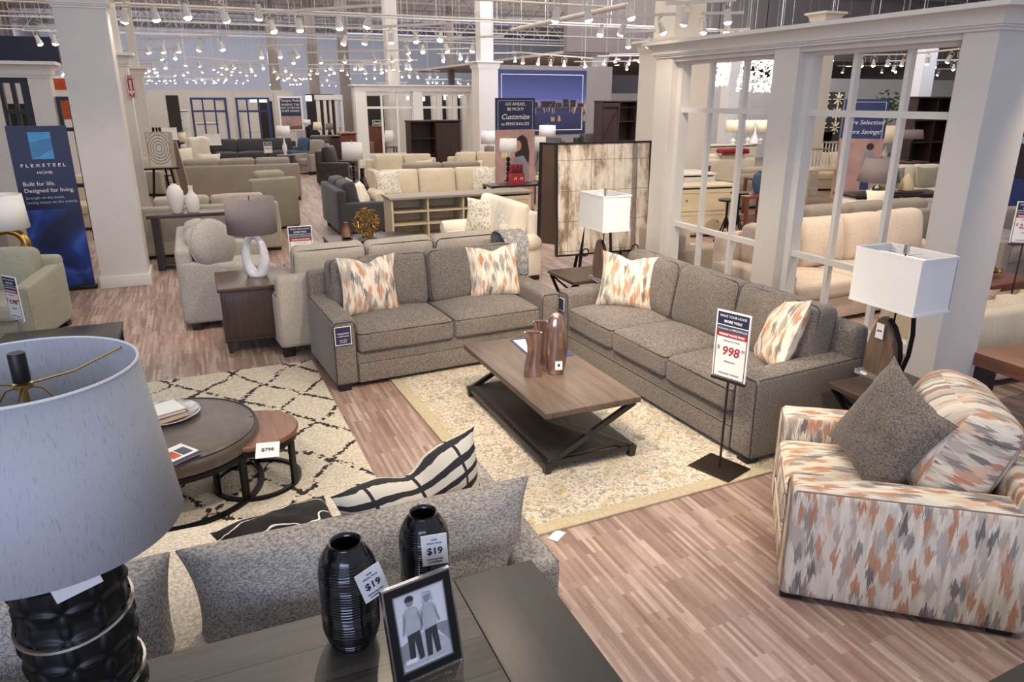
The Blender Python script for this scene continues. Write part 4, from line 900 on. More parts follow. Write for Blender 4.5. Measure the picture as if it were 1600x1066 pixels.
# ------------------------------------------------------------------ round leather ottoman with nesting wooden table
R1 = .50; oc = (-.33, 4.42)
ot = root('round_ottoman', 'round taupe leather ottoman on a dark metal ring base', 'ottoman', (*oc, .022))
b = MB(); b.lathe([(1e-4, .43), (R1*.5, .428), (R1*.85, .42), (R1*.96, .405), (R1, .38), (R1*1.0, .335), (R1*.97, .315), (1e-4, .315)][::-1], seg=56); se = b.build('cushion', 'leather_taupe', ot)
b = MB(); b.tube([(R1*.965*math.cos(2*PI*k/48), R1*.965*math.sin(2*PI*k/48), .408) for k in range(48)], .004, 6, True); b.tube([(R1*.97*math.cos(2*PI*k/48), R1*.97*math.sin(2*PI*k/48), .412) for k in range(1)]+[(0, 0, .432)], .002, 4); b.build('piping', 'dark_leather', se)
b = MB(); b.lathe([(R1*.98, .28), (R1*.98, .31), (R1*.93, .31), (R1*.93, .28), (R1*.98, .28)], cap=False, seg=56); b.build('top_ring', 'black_metal', ot)
b = MB(); b.lathe([(R1*.99, 0), (R1*.99, .022), (R1*.93, .022), (R1*.93, 0), (R1*.99, 0)], cap=False, seg=56); b.build('foot_ring', 'black_metal', ot)
for k in range(4): b = MB(); an = math.radians(-40+90*k); b.box((R1*.965*math.cos(an), R1*.965*math.sin(an), .155), (.02, .05, .27), an); b.build('leg', 'black_metal', ot)
R2 = .27; nt_ = root('nesting_table', 'small round wood-topped table tucked beside the leather ottoman', 'table', (.11, 4.22, .022))
nt_.location = (.12, 4.36, .022)
b = MB(); b.lathe([(1e-4, .33), (R2, .33), (R2+.006, .338), (R2+.006, .352), (R2, .36), (1e-4, .36)], seg=48); b.build('table_top', 'warm_wood', nt_)
b = MB(); b.lathe([(R2*.98, .29), (R2*.98, .33), (R2*.92, .33), (R2*.92, .29), (R2*.98, .29)], cap=False, seg=48); b.build('top_ring', 'black_metal', nt_)
b = MB(); b.lathe([(R2*.99, 0), (R2*.99, .022), (R2*.90, .022), (R2*.90, 0), (R2*.99, 0)], cap=False, seg=48); b.build('foot_ring', 'black_metal', nt_)
for k in range(3): b = MB(); an = math.radians(-35+120*k); b.box((R2*.95*math.cos(an), R2*.95*math.sin(an), .155), (.02, .045, .27), an); b.build('leg', 'black_metal', nt_)
tag_card('white price tag curling over the edge of the small round table', (*onz(418, 702, .40), .395), -PI/2+.35, 0, math.radians(-10), .13, .12, '$798', .035)
tr = root('round_tray', 'round hammered silver tray with books on the leather ottoman', 'tray', (*onz(258, 648, .46), .455))
b = MB(); b.lathe([(1e-4, .0), (.15, 0), (.20, .018), (.205, .022), (.20, .024), (.15, .006), (1e-4, .006)], seg=40); b.build('dish', 'mercury', tr)
def book(label, loc, rz, w_, d_, t_, cover, rx=0):
    r = root('book', label, 'book', loc, rz); b = MB(); b.bb(-w_/2, w_/2, -d_/2, d_/2, 0, .003); b.bb(-w_/2, w_/2, -d_/2, d_/2, t_-.003, t_); b.bb(-w_/2, -w_/2+.003, -d_/2, d_/2, 0, t_); b.build('cover', cover, r, smooth=False)
    b = MB(); b.bb(-w_/2+.003, w_/2-.006, -d_/2+.006, d_/2-.006, .003, t_-.003); b.build('pages', 'book_cream', r, smooth=False); return r
tx, ty = onz(252, 650, .48)
book('thick cream-paged book at the bottom of the stack on the silver tray', (tx, ty, .462), math.radians(28), .26, .18, .035, 'brown_print')
book('white-covered book on top of the stack on the silver tray', (tx-.01, ty+.01, .498), math.radians(22), .25, .18, .022, 'paper_white')
r = root('brochure', 'brochure with a navy edge lying on the leather ottoman', 'brochure', (*onz(272, 712, .455), .454), math.radians(35))
b = MB(); b.bb(-.14, .11, -.10, .10, 0, .002); b.build('sheet', 'paper_white', r, smooth=False); b = MB(); b.bb(-.14, .11, -.10, -.065, .002, .003); b.build('navy_edge', 'navy_print', r, smooth=False); b = MB(); b.bb(.03, .09, -.04, .05, .002, .003); b.build('dark_field', 'slate_print', r, smooth=False); b = MB(); b.bb(-.03, .02, -.04, .05, .002, .003); b.build('photo_field', 'orange_print', r, smooth=False)

# ------------------------------------------------------------------ front sofa seen from behind
fs = root('linen_sofa', 'pale linen sofa seen from behind in the foreground', 'sofa', (.03, 2.08, 0), 0)
# width -1.05..1.09, faces +y
b = MB(); b.cushion((2.1, .86, .30), .04, 0, Rm(loc=(0, .52, .20)), n=4); b.build('base', 'front_linen', fs)
b = MB(); b.cushion((2.1, .14, .44), .045, 0, Rm(loc=(0, .10, .29)), n=4); b.build('back_panel', 'front_linen', fs)
for sg in (-1, 1):
    b = MB(); b.cushion((.17, .98, .55), .04, .01, Rm(loc=(sg*1.0, .52, .335)), n=6); a_ = b.build('arm', 'front_linen', fs)
    b = MB(); b.tube([(sg*1.075, .05, .602), (sg*1.075, .98, .602)], .005, 6); b.build('piping', 'front_linen', a_)
for i, x in enumerate((-.455, .455)):
    b = MB(); b.cushion((.905, .86, .17), .05, .04, Rm(loc=(x, .62, .42)), n=8, seed=i); b.build('seat_cushion', 'seat_linen', fs)
for x0, x1, sd in ((-1.45, -.285, 31), (-.25, 1.06, 33)):
    x0 = max(x0, -1.0); wv_ = x1-x0
    b = MB(); b.pillow(wv_+.06, .50, .34, 24, 0, Rm(rx=-.12, loc=((x0+x1)/2, .25, .36)), sd, .09); b.build('back_cushion', 'front_linen', fs, subsurf=1)
for sx in (-1, 1):
    for y in (.1, .9): b = MB(); b.bb(sx*.98-.03, sx*.98+.03, y-.03, y+.03, 0, .06); b.build('foot', 'black_plastic', fs)
throw_pillow('white pillow with black grid stripes folded over the front sofa back', (.70, 2.56, .49), math.radians(16), .68, .44, .28, 'stripe_fabric', rx=-.06, ry=-.13, chop=.14, seed=14, n=24, ear=.10)
throw_pillow('black pillow with thin white lines lying on the front sofa seat', (.20, 2.58, .515), math.radians(14), .50, .38, .18, 'black_line_fabric', rx=-1.36, seed=15, n=20)

# ------------------------------------------------------------------ foreground console with vases, picture and lamp
TT = .76
cs = root('console_table', 'dark plank-top console table in the foreground', 'console table', (-.20, 1.47, 0))
b = MB(); b.bb(-1.0, .83, -.5, .51, TT-.045, TT, .004); b.build('plank_top', 'console_wood', cs)
b = MB(); b.bb(.83, 1.12, -.5, .51, TT-.045, TT+.0005, .004); b.build('end_board', 'breadboard', cs)
for sx in (-.93, 1.05):
    for sy in (-.44, .45): b = MB(); b.bb(sx-.04, sx+.04, sy-.04, sy+.04, 0, TT-.045); b.build('leg', 'espresso', cs)
b = MB(); b.bb(-.93, 1.05, .44, .47, TT-.14, TT-.045); b.build('apron', 'espresso', cs, smooth=False)
def ribbed_vase(label, loc, h_, R, rz):
    r = root('ribbed_vase', label, 'vase', loc, rz); b = MB(); prof = []; n = 150
    for i in range(n+1):
        t_ = i/n; rr = R*(.70+.30*min(1, t_/.18)**.6 if t_ < .18 else 1.0)
        if t_ > .70: rr = R*(1-.45*((t_-.70)/.30)**2.4)
        rr += R*.018*math.sin(t_*n*PI*.5+.8*math.sin(t_*9)) if t_ < .90 else 0
        prof.append((rr, h_*t_))
    prof += [(R*.56, h_*1.02), (R*.50, h_*1.015), (R*.46, h_*.97), (R*.5, h_*.8), (R*.5, h_*.6), (1e-4, h_*.59)]
    b.lathe([(1e-4, 0)]+prof, seg=40, fn=lambda p, a: Vector((p.x*(1+.006*math.sin(a*3+p.z*60)), p.y*(1+.006*math.sin(a*3+p.z*60)), p.z))); b.build('body', 'black_glaze', r, ang=60)
    return r
v1 = ribbed_vase('ribbed black vase with a 19 dollar tag, standing left on the console', (.262, 1.83, TT), .335, .083, 0)
v2 = ribbed_vase('ribbed black vase with a 19 dollar tag, standing behind the picture frame', (.52, 1.925, TT), .315, .078, 0)
def vase_tag(par, loc, ang, ry):
    g = tag_card('', loc, 0, ry, ang, .078, .105, '', parent=par)
    text('$19', g, 0, -.004, .032, 'navy_print', y=-.0025, bold=.0006); text('VASE', g, 0, .036, .008, 'slate_print', y=-.0025); text('SPECIAL PRICE', g, 0, .024, .007, 'slate_print', y=-.0025); text('HOME DELIVERY', g, 0, -.032, .007, 'slate_print', y=-.0025); text('ACCESSORIES', g, 0, -.042, .007, 'slate_print', y=-.0025)
vase_tag(v1, (.055, -.075, .235), math.radians(12), math.radians(-16)); vase_tag(v2, (.008, -.086, .235), math.radians(-10), math.radians(-2))
# picture frame
pf = root('picture_frame', 'black and silver frame with a black-and-white photo of two walking people', 'picture frame', (.435, 1.612, TT+.002), 0)
pf.rotation_euler = (math.radians(-14), 0, math.radians(10)); FW, FH = .205, .272
b = MB()
for x0, x1, z0, z1 in ((-FW/2, FW/2, 0, .026), (-FW/2, FW/2, FH-.026, FH), (-FW/2, -FW/2+.026, 0, FH), (FW/2-.026, FW/2, 0, FH)): b.bb(x0, x1, -.004, .012, z0, z1)
b.build('frame', 'black_plastic', pf, smooth=False)
b = MB()
for x0, x1, z0, z1 in ((-FW/2-.003, FW/2+.003, -.003, .001), (-FW/2-.003, FW/2+.003, FH-.001, FH+.004), (-FW/2-.003, -FW/2+.001, 0, FH), (FW/2-.001, FW/2+.003, 0, FH), (-FW/2+.024, FW/2-.024, .024, .027), (-FW/2+.024, FW/2-.024, FH-.027, FH-.024), (-FW/2+.024, -FW/2+.027, .024, FH-.024), (FW/2-.027, FW/2-.024, .024, FH-.024)): b.bb(x0, x1, -.0055, .011, z0, z1)
b.build('silver_edge', 'chrome', pf, smooth=False)
b = MB(); b.bb(-FW/2+.02, FW/2-.02, 0, .004, .02, FH-.02); ph = b.build('photo', 'photo_pale', pf, smooth=False)
def flat(par, pts, mat, y, name):
    m = Matrix(((1, 0, 0, 0), (0, 0, -1, 0), (0, 1, 0, 0), (0, 0, 0, 1)))
    b = MB(); b.prism(pts, -y, -y+.0004, m); return b.build(name, mat, par, smooth=False)
flat(ph, [(-.076, .030), (.076, .030), (.076, .065), (.020, .12), (-.01, .12), (-.076, .05)], 'photo_mid', -.0006, 'boardwalk')
flat(ph, [(.030, .13), (.076, .125), (.076, .065), (.05, .10)], 'photo_grey', -.0009, 'railing'); flat(ph, [(-.076, .10), (-.02, .118), (-.05, .06), (-.076, .05)], 'photo_grey', -.0009, 'railing')
def printed_person(x, s, sh, pants, par, hair_long):
    f = lambda pts: [(x+a*s, .045+c*s) for a, c in pts]
    flat(par, f([(-.022, .0), (-.005, .0), (.0, .07), (.008, .0), (.024, .004), (.020, .10), (-.020, .10)]), pants, -.0013, 'trousers')
    flat(par, f([(-.022, .085), (.022, .09), (.026, .15), (.014, .165), (-.014, .165), (-.026, .15)]), sh, -.0016, 'shirt')
    flat(par, f([(-.024, .15), (-.034, .09), (-.029, .088), (-.018, .14)]), 'photo_grey', -.0018, 'arm'); flat(par, f([(.024, .15), (.034, .10), (.030, .095), (.018, .14)]), 'photo_grey', -.0018, 'arm')
    flat(par, f([(.012*math.cos(k*PI/6), .183+.015*math.sin(k*PI/6)) for k in range(12)]), 'photo_grey', -.0018, 'face')
    flat(par, f([(.014*math.cos(k*PI/6), .190+.012*math.sin(k*PI/6)) for k in range(-1, 8)]) if not hair_long else f([(-.016, .165), (-.008, .168), (-.010, .19), (.012, .195), (.014, .17), (.02, .17), (.016, .2), (-.012, .204)]), 'photo_dark' if not hair_long else 'photo_mid', -.0021, 'hair')
printed_person(-.030, .95, 'photo_mid', 'photo_dark', ph, False); printed_person(.022, .92, 'photo_mid', 'photo_dark', ph, True)
b = MB(); b.bb(-.064, -.03, -.0022, -.001, .045, .056); b.build('white_sticker', 'paper_white', pf, smooth=False)
b = MB(); b.bar((0, .01, .17), (0, .085, .022), .05, .004); b.build('easel_back', 'black_plastic', pf)

# the big lamp in the left foreground
BL = (-.408, 1.79)
bl = root('table_lamp', 'big black carved lamp with a wide linen drum shade in the left foreground', 'lamp', (*BL, TT))
b = MB(); n = 150; prof = [(1e-4, 0), (.10, 0), (.118, .01)]
for i in range(n+1):
    t_ = i/n; prof.append((.120+.007*abs(math.sin(t_*3*PI)), .01+t_*.56))
prof += [(.10, .59), (.03, .61), (1e-4, .61)]
def carve(p, a):
    r_ = math.hypot(p.x, p.y)
    if r_ < .1: return p
    u, v = a*10/(2*PI), p.z/.076; rr = .7071
    ds = sorted(math.hypot(u-i_, v-j_) for i_ in (math.floor(u), math.floor(u)+1) for j_ in (math.floor(v), math.floor(v)+1))
    lf = max(0, (rr-ds[1])/(rr-.5)); vein = .5 if abs(ds[0]-ds[1]) < .05 and lf > .1 else 0
    k = 1+.060*(min(1, lf*1.6)-.35-vein*.5)+.03*max(0, .25-ds[0])*0
    return Vector((p.x*k, p.y*k, p.z))
b.lathe(prof, seg=200, fn=carve); b.build('carved_body', 'black_plastic', bl, ang=70)
for z in (.15, .345, .53):
    b = MB(); b.tube([(.1285*math.cos(2*PI*k/40), .1285*math.sin(2*PI*k/40), z+.018*math.sin(2*PI*k/40+.6)) for k in range(40)], .0065, 6, True); b.build('silver_band', 'nickel_band', bl)
zs = 1.344-TT; hs = 1.737-1.344
shd = shade_drum(bl, .278, .232, hs, zs, 'linen_shade', 96)
b = MB(); b.tube([(.232*math.cos(2*PI*k/64), .232*math.sin(2*PI*k/64), zs+hs) for k in range(64)], .0035, 6, True); b.build('shade_trim', 'lamp_white', shd)
b = MB(); zc = zs+hs-.025
for k in range(3): an = math.radians(35+120*k); b.tube([(0, 0, zc-.01), (.11*math.cos(an), .11*math.sin(an), zc-.012), (.229*math.cos(an), .229*math.sin(an), zc+.012)], .0028, 6)
b.lathe([(.02, zc-.016), (.02, zc-.006), (1e-4, zc-.006)], seg=16)
hp = [(.075*math.sin(PI*k/12)*(1.25 if 2 < k < 10 else 1), zc-.01-.26*(k/24)) for k in range(0)]
for sg in (-1, 1): b.tube([(0, 0, zc-.012), (sg*.035, 0, zc-.02), (sg*.062, 0, zc-.06), (sg*.068, 0, zc-.14), (sg*.05, 0, zc-.25), (sg*.02, 0, zc-.30)], .0028, 6)
b.build('harp_wire', 'brass', shd)
b = MB(); b.lathe([(1e-4, zc-.002), (.017, zc-.002), (.0175, zc), (.0175, zc+.062), (.016, zc+.065), (1e-4, zc+.065)], seg=24); b.build('finial', 'black_plastic', bl)
b = MB(); b.tube([(0, 0, .60), (0, 0, zc)], .007, 8); b.lathe([(.02, zc-.33), (.022, zc-.27), (.015, zc-.26), (1e-4, zc-.26)], seg=16); b.build('stem', 'brass', bl)
tag_card('', (.045, -.148, .52), 0, math.radians(-12), math.radians(12), .095, .07, 'ACCESSORIES', .011, parent=bl)

# dark table corner in the lower right
p_, q_ = Vector(onz(1600, 1028, .45)), Vector(onz(1530, 1066, .45)); d_ = (p_-q_).normalized(); nrm_ = Vector((d_.y, -d_.x)); c_ = q_+d_*.1+nrm_*.36
simple_table('dark_table', 'corner of a black table in the lower right corner of the photo', (c_.x, c_.y, 0), 1.0, .7, .45, 'breadboard', rz=math.atan2(d_.y, d_.x))

# ------------------------------------------------------------------ middle of the showroom
A2 = A_L+PI
bc = loc_in(lc, A_L, -.06, 1.02+.95, 0)
sofa('beige_sofa', 'light beige three-cushion sofa standing back to back with the grey two-cushion sofa', 'sofa', bc, A2, 2.5, .95, .2, .60, .48, 1.0, 3, 3, 'beige_fabric', 'beige_fabric', 'dark_piping', foot_h=.1, back_body_h=.78)
# patterned throw folded over the corner of the two-cushion sofa
b = MB(); prof = [(-.02, .62), (-.035, .80), (-.02, .95), (.05, 1.03), (.16, 1.05), (.27, 1.03), (.31, .95), (.32, .7), (.325, .35)]; nn = 10; rows = []
for i in range(nn+1):
    x = .0+.25*i/nn; rows.append([b.bm.verts.new((x+.015*math.sin(z*17+i), y+.012*math.sin(i*1.7+z*6), z+.01*math.sin(i*2.1))) for y, z in prof])
for i in range(nn):
    for k in range(len(prof)-1):
        f = b.bm.faces.new((rows[i][k], rows[i+1][k], rows[i+1][k+1], rows[i][k+1]))
        for l, q in zip(f.loops, ((i*.025, k*.1), (i*.025+.025, k*.1), (i*.025+.025, k*.1+.1), (i*.025, k*.1+.1))): l[b.uv].uv = q
o = b.build('throw_blanket', 'leopard_fabric'); md = o.modifiers.new('t', 'SOLIDIFY'); md.thickness = .02; md.offset = 1; md = o.modifiers.new('s', 'SUBSURF'); md.levels = md.render_levels = 1
o.location = loc_in(lc, A_L, .84, .70, 0); o.rotation_euler = (0, 0, A_L); tag(o, 'leopard-spotted grey throw hanging over the right back corner of the two-cushion sofa', 'blanket')
p = ony(472, 400, 8.6)
price_sign('white and navy price sign standing behind the left end of the beige sofa', (p[0], 8.6, .46), 0, .27, .46, '$698')
simple_table('low_table', 'low brown table under the small price sign behind the beige sofa', (p[0], 8.6, 0), .4, .4, .46, 'end_wood')
t_ = simple_table('coffee_table', 'dark coffee table holding the gold nest sculpture, behind the beige sofa', (2.15, 10.2, 0), 1.2, .6, .45, 'espresso', cat='coffee table')
p = onz(572, 370, .45); ns_ = root('nest_sculpture', 'oval gold lattice sculpture behind the beige sofa', 'sculpture', (2.13, 10.25, .45))
b = MB(); rnd = random.Random(5)
for k in range(120):
    th_, ph_ = rnd.uniform(0, 2*PI), math.acos(rnd.uniform(-1, 1)); q = Vector((.16*math.sin(ph_)*math.cos(th_), .10*math.sin(ph_)*math.sin(th_), .19+.19*math.cos(ph_))); d = Vector((rnd.gauss(0, 1), rnd.gauss(0, .4), rnd.gauss(0, 1))).normalized()*.045
    b.bar(q-d, q+d, .012)
b.build('lattice', 'gold', ns_, smooth=False)
b = MB(); b.lathe([(.05, 0), (.085, .02), (.06, .12), (.03, .2), (.035, .22), (1e-4, .22)], seg=6); o = b.build('bud_vase', 'warm_wood', loc=(1.84, 10.22, .45)); tag(o, 'small faceted brown vase left of the gold nest sculpture', 'vase')
sofa('floral_loveseat', 'cream loveseat with rolled arms left of the abstract painting', 'sofa', (3.22, 9.42, 0), -PI/2, 1.7, .92, .2, .60, .47, 1.0, 2, 2, 'white_fabric', None, None, arm_style='roll')
throw_pillow('floral pillow in grey and yellow on the far side of the cream loveseat', (3.62, 9.65, .50), -PI/2+.7, .50, .48, .18, 'floral_fabric', rx=-.2, seed=21)
throw_pillow('brown damask pillow on the near side of the cream loveseat', (3.70, 9.0, .50), -PI/2+.2, .46, .42, .18, 'damask_fabric', rx=-.35, seed=22)
cabinet('media_console', 'antique cream media console with open bays before the cream sofa', (3.95, 11.25, 0), 2.40, .5, .80, 'cream_wood', 4, 0, 'cabinet', 0, None, (0, 1, 2), top_mat='grey_top')
sofa('charcoal_loveseat', 'charcoal loveseat with a black side, holding cream pillows, left of the media console', 'sofa', (3.05, 13.45, 0), PI/2, 1.75, .9, .16, .60, .46, .95, 2, 2, 'charcoal_fabric', 'charcoal_fabric', None, foot_h=.1)
throw_pillow('cream pillow at the near end of the charcoal loveseat', (2.72, 12.95, .50), PI/2-.5, .48, .45, .18, 'white_fabric', rx=-.4, seed=23, n=10)
throw_pillow('cream pillow at the far end of the charcoal loveseat', (2.66, 13.6, .50), PI/2-.1, .5, .45, .18, 'white_fabric', rx=-.3, seed=24, n=10)
sofa('cream_sofa', 'cream three-cushion sofa with patterned pillows behind the media console', 'sofa', (4.45, 13.7, 0), math.radians(-2), 2.75, .95, .22, .62, .48, .98, 3, 3, 'cream_fabric', None, None, arm_style='roll')
throw_pillow('damask pillow at the left end of the cream sofa behind the media console', (3.45, 14.15, .50), .15, .52, .5, .18, 'damask_fabric', rx=-.25, seed=25, n=12)
throw_pillow('damask pillow at the right end of the cream sofa behind the media console', (5.42, 14.1, .50), -.15, .52, .5, .18, 'damask_fabric', rx=-.25, seed=26, n=12)
sofa('taupe_sofa', 'taupe sofa seen from behind, just beyond the cream sofa', 'sofa', (5.35, 17.4, 0), PI, 2.3, .9, .2, .6, .46, .9, 2, 2, 'taupe_fabric')
sofa('cream_corner_sofa', 'cream sofa beneath the white far partition, left of the dark bookcase', 'sofa', (5.0, 18.3, 0), 0, 1.9, .9, .2, .6, .46, .95, 2, 2, 'cream_fabric')
throw_pillow('patterned pillow on the cream sofa left of the dark bookcase', (5.5, 18.75, .48), 0, .55, .34, .16, 'dot_fabric', rx=-.25, seed=27, n=8)
sofa('cream_side_sofa', 'cream sofa under the white column right of the dark bookcase', 'sofa', (6.75, 17.9, 0), -.2, 1.5, .9, .2, .6, .46, .98, 2, 2, 'cream_fabric')
throw_pillow('patterned pillow on the cream sofa right of the dark bookcase', (6.7, 18.15, .48), 0, .5, .32, .16, 'dot_fabric', rx=-.25, seed=28, n=8)
def px_w(u0, u1, y, v=250): return (ony(u0, v, y)[0]+ony(u1, v, y)[0])/2, ony(u1, v, y)[0]-ony(u0, v, y)[0]
def cab_px(label, u0, u1, vt, y, wy, mat, cols=2, rows=0, open_cols=(), name='cabinet', top_mat=None, cat='cabinet', zt=None, group=None):
    x, w_ = px_w(u0, u1, y, vt); return cabinet(name, label, (x, y, 0), w_, wy, zt or ony((u0+u1)/2, vt, y)[1]-.04, mat, cols, rows, cat, 0, group, open_cols, top_mat=top_mat)
cab_px('black-brown bookcase with open shelves and a closed right side before the far partition', 640, 719, 188, 19.6, .45, 'rustic_dark', 2, 0, (0,), 'bookcase', cat='bookcase')
def lamp_px(label, u0, u1, v0, v1, y, tz, style='cyl', kind='drum', taper=.1, base_mat='ceramic_white', shade_mat='lamp_white', table='end_wood', base_r=.08, tw=.5):
    x, w_ = px_w(u0, u1, y, v1); zb = ony(u0, v1, y)[1]; zt = ony(u0, v0, y)[1]; bh = max(.12, zb-tz-.06)
    sh = ('drum', w_/2, w_/2*(1-taper), zt-zb) if kind == 'drum' else ('box', w_, w_*.75, zt-zb, taper)
    if kind == 'drum' and zt-zb <= 0: return
    o = table_lamp(label, (x, y, tz), style, sh, shade_mat, None, 0, 1, base_mat, bh, base_r)
    if table: simple_table('lamp_table', 'small table carrying the '+' '.join(label.split()[:10]), (x, y, 0), tw, tw, tz-.001, table, 'table')
    return o
lamp_px('white drum lamp with a black twisted base on a round table', 535, 567, 223, 249, 16.0, .62, 'twist', 'drum', .02, 'black_metal', table=None)
r = root('round_side_table', 'turned brown wooden pedestal table under the twisted lamp', 'table', (*px_w(532, 556, 16.0)[:1], 16.0, 0)); b = MB(); b.lathe([(.30, .58), (.31, .60), (.30, .619), (1e-4, .619)], seg=28); b.build('table_top', 'cherry', r)
b = MB(); b.lathe([(.2, 0), (.2, .04), (.07, .08), (.10, .3), (.05, .45), (.09, .58), (1e-4, .58)], seg=20); b.build('pedestal', 'cherry', r)
b = MB(); b.lathe([(.06, 0), (.13, .16), (.12, .3), (.05, .48), (.045, .62), (.055, .66), (1e-4, .64)], seg=8); o = b.build('floor_vase', 'black_glaze', loc=(px_w(558, 572, 15.2)[0], 15.2, .30), ang=10); tag(o, 'faceted black vase beside the twisted lamp', 'vase')
b = MB(); b.bb(-.2, .2, -.2, .2, 0, .30, .01); o = b.build('plant_stand', 'espresso', loc=(px_w(558, 572, 15.2)[0], 15.2, 0)); tag(o, 'small dark box stand under the faceted black vase', 'stand')
sofa('dark_recliner', 'black-brown leather recliner facing the wooden pedestal table', 'armchair', (4.15, 21.2, 0), math.radians(60), .95, .95, .2, .62, .48, 1.05, 1, 1, 'dark_leather')
sofa('long_taupe_sofa', 'long taupe sofa seen from behind across the left centre', 'sofa', (.95, 19.2, 0), math.radians(178), 2.75, 1.0, .2, .62, .48, 1.0, 3, 3, 'taupe_fabric', back_body_h=.86, foot_h=.07)
sofa('beige_power_recliner', 'sand beige recliner beyond the taupe lamp, seen from behind at an angle', 'armchair', (1.0, 14.9, 0), math.radians(200), .92, .9, .18, .60, .48, 1.06, 1, 1, 'khaki_fabric', 'khaki_fabric', foot_h=.03)
sofa('sand_sofa', 'sand beige sofa seen from behind, beyond the dark sofa table', 'sofa', (.15, 12.95, 0), PI, 2.0, .95, .2, .6, .47, .90, 2, 2, 'beige_fabric')
cx = root('sofa_table', 'dark sofa table holding two white vases behind the left column', 'console table', (-.02, 11.35, 0))
b = MB(); b.bb(-.68, .75, -.22, .24, .73, .78, .005); b.build('table_top', 'dark_walnut', cx)
for x in (-.58, .66):
    b = MB(); b.bb(x-.05, x+.05, -.2, .2, 0, .73); b.build('leg_panel', 'espresso', cx, smooth=False)
b = MB(); b.bb(-.6, .68, -.19, .19, .08, .11); b.build('lower_shelf', 'espresso', cx, smooth=False)
def vase_px(label, u0, u1, v0, v1, y, mat, prof, name='vase', z=None, seg=24):
    x, w_ = px_w(u0, u1, y, v1); zb = z if z is not None else ony(u0, v1, y)[1]; h_ = ony(u0, v0, y)[1]-zb
    b = MB(); b.lathe([(w_/2*a, h_*c) for a, c in prof], seg=seg); o = b.build(name, mat, loc=(x, y, zb)); return tag(o, label, 'vase')
vase_px('round white leaf-ribbed vase on the dark sofa table', 262, 290, 288, 323, 11.3, 'ceramic_white', [(1e-4, 0), (.55, 0), (.75, .15), (1, .55), (.95, .75), (.6, .93), (.35, .97), (.36, 1), (1e-4, .98)], z=.78)
vase_px('white scored bottle vase on the dark sofa table', 290, 312, 291, 322, 11.3, 'ceramic_white', [(1e-4, 0), (.8, 0), (1, .2), (1, .45), (.75, .65), (.35, .78), (.3, .92), (.4, 1), (1e-4, .98)], z=.78)
# mandala print on an easel
mx, mw = px_w(227, 263, 15.2, 235); mr = root('mandala_print', 'square mandala print on a black easel left of the long taupe sofa', 'painting', (mx+.04, 15.2, 1.0), math.radians(0)); zb, zt = ony(240, 262, 15.2)[1], ony(240, 207, 15.2)[1]
mr.location.z = zb; b = MB(); b.bb(-mw/2, mw/2, 0, .05, 0, zt-zb); b.build('canvas', 'mandala_print', mr, smooth=False)
b = MB()
for x0, x1, z0, z1 in ((-mw/2-.01, mw/2+.01, -.01, .012), (-mw/2-.01, mw/2+.01, zt-zb-.012, zt-zb+.01), (-mw/2-.01, -mw/2+.012, 0, zt-zb), (mw/2-.012, mw/2+.06, 0, zt-zb)): b.bb(x0, x1, -.004, .055, z0, z1)
b.build('frame', 'beige_card', mr, smooth=False)
er = root('floor_easel', 'black easel carrying the mandala print', 'easel', (mx+.04, 15.3, 0)); b = MB()
b.bar((-.28, -.1, 0), (-.05, .05, zt+.08), .03); b.bar((.28, -.1, 0), (.05, .05, zt+.08), .03); b.bar((.1, .6, 0), (0, .05, zt+.08), .03); b.bb(-.3, .3, -.12, -.0, zb-.04, zb-.012); b.build('tripod', 'black_metal', er)
br_ = root('canvas_back', 'brown back of a framed canvas leaning beside the mandala print', 'painting', (mx+.42, 15.9, .25), math.radians(35)); br_.rotation_euler = (math.radians(-8), 0, math.radians(78))
b = MB(); b.bb(-.35, .35, 0, .04, 0, 1.25); b.build('canvas', 'backing_brown', br_, smooth=False); b = MB(); b.bb(-.37, -.33, -.01, .05, 0, 1.27); b.bb(.33, .37, -.01, .05, 0, 1.27); b.build('frame', 'beige_card', br_, smooth=False)

# ------------------------------------------------------------------ further left and centre
sofa('tufted_sofa', 'dark grey tufted sofa before the blue-framed windows', 'sofa', (2.0, 28.6, 0), 0, 3.3, .95, .18, .6, .46, .92, 3, 3, 'charcoal_fabric')
sofa('pale_sectional', 'pale beige sofa piled with white throws behind the mandala print', 'sofa', (-.35, 21.0, 0), math.radians(60), 1.8, .95, .2, .6, .46, .9, 2, 2, 'beige_fabric')
throw_pillow('white shaggy pillow on the pale beige sofa, left one', (-.25, 21.6, .55), .3, .62, .55, .3, 'white_fabric', rx=-.3, seed=31, n=8); throw_pillow('white shaggy pillow on the pale beige sofa, right one', (.35, 21.3, .50), -.3, .6, .45, .3, 'white_fabric', rx=-.3, seed=32, n=8)
b = MB(); b.cushion((.55, .25, .75), .1, .05, Rm(rz=.3, loc=(0, 0, .375)), n=5, wob=.05); o = b.build('fringed_throw', 'white_fabric', loc=(.18, 22.2, .55)); tag(o, 'white fringed throw draped over the pale beige sofa', 'blanket')
lamp_px('white square lamp on a black base before the dark tufted sofa', 320, 346, 210, 227, 23.5, .6, 'bottle', 'box', .05, 'black_plastic')
lamp_px('white square lamp above the mandala print', 254, 279, 200, 219, 19.6, .6, 'bottle', 'box', .08, 'black_plastic')
lamp_px('beige drum lamp behind the mandala print', 280, 292, 207, 222, 22.5, .6, 'cyl', 'drum', .05, 'ceramic_white', 'cream_shade')
lamp_px('white drum lamp right of the blue-framed windows', 432, 454, 197, 212, 25.0, .6, 'gourd', 'drum', .04, 'ceramic_white')
lamp_px('cream drum lamp behind the tan recliner, under the bedding poster', 489, 504, 191, 203, 29.5, .6, 'cyl', 'drum', .15, 'black_plastic', 'cream_shade')
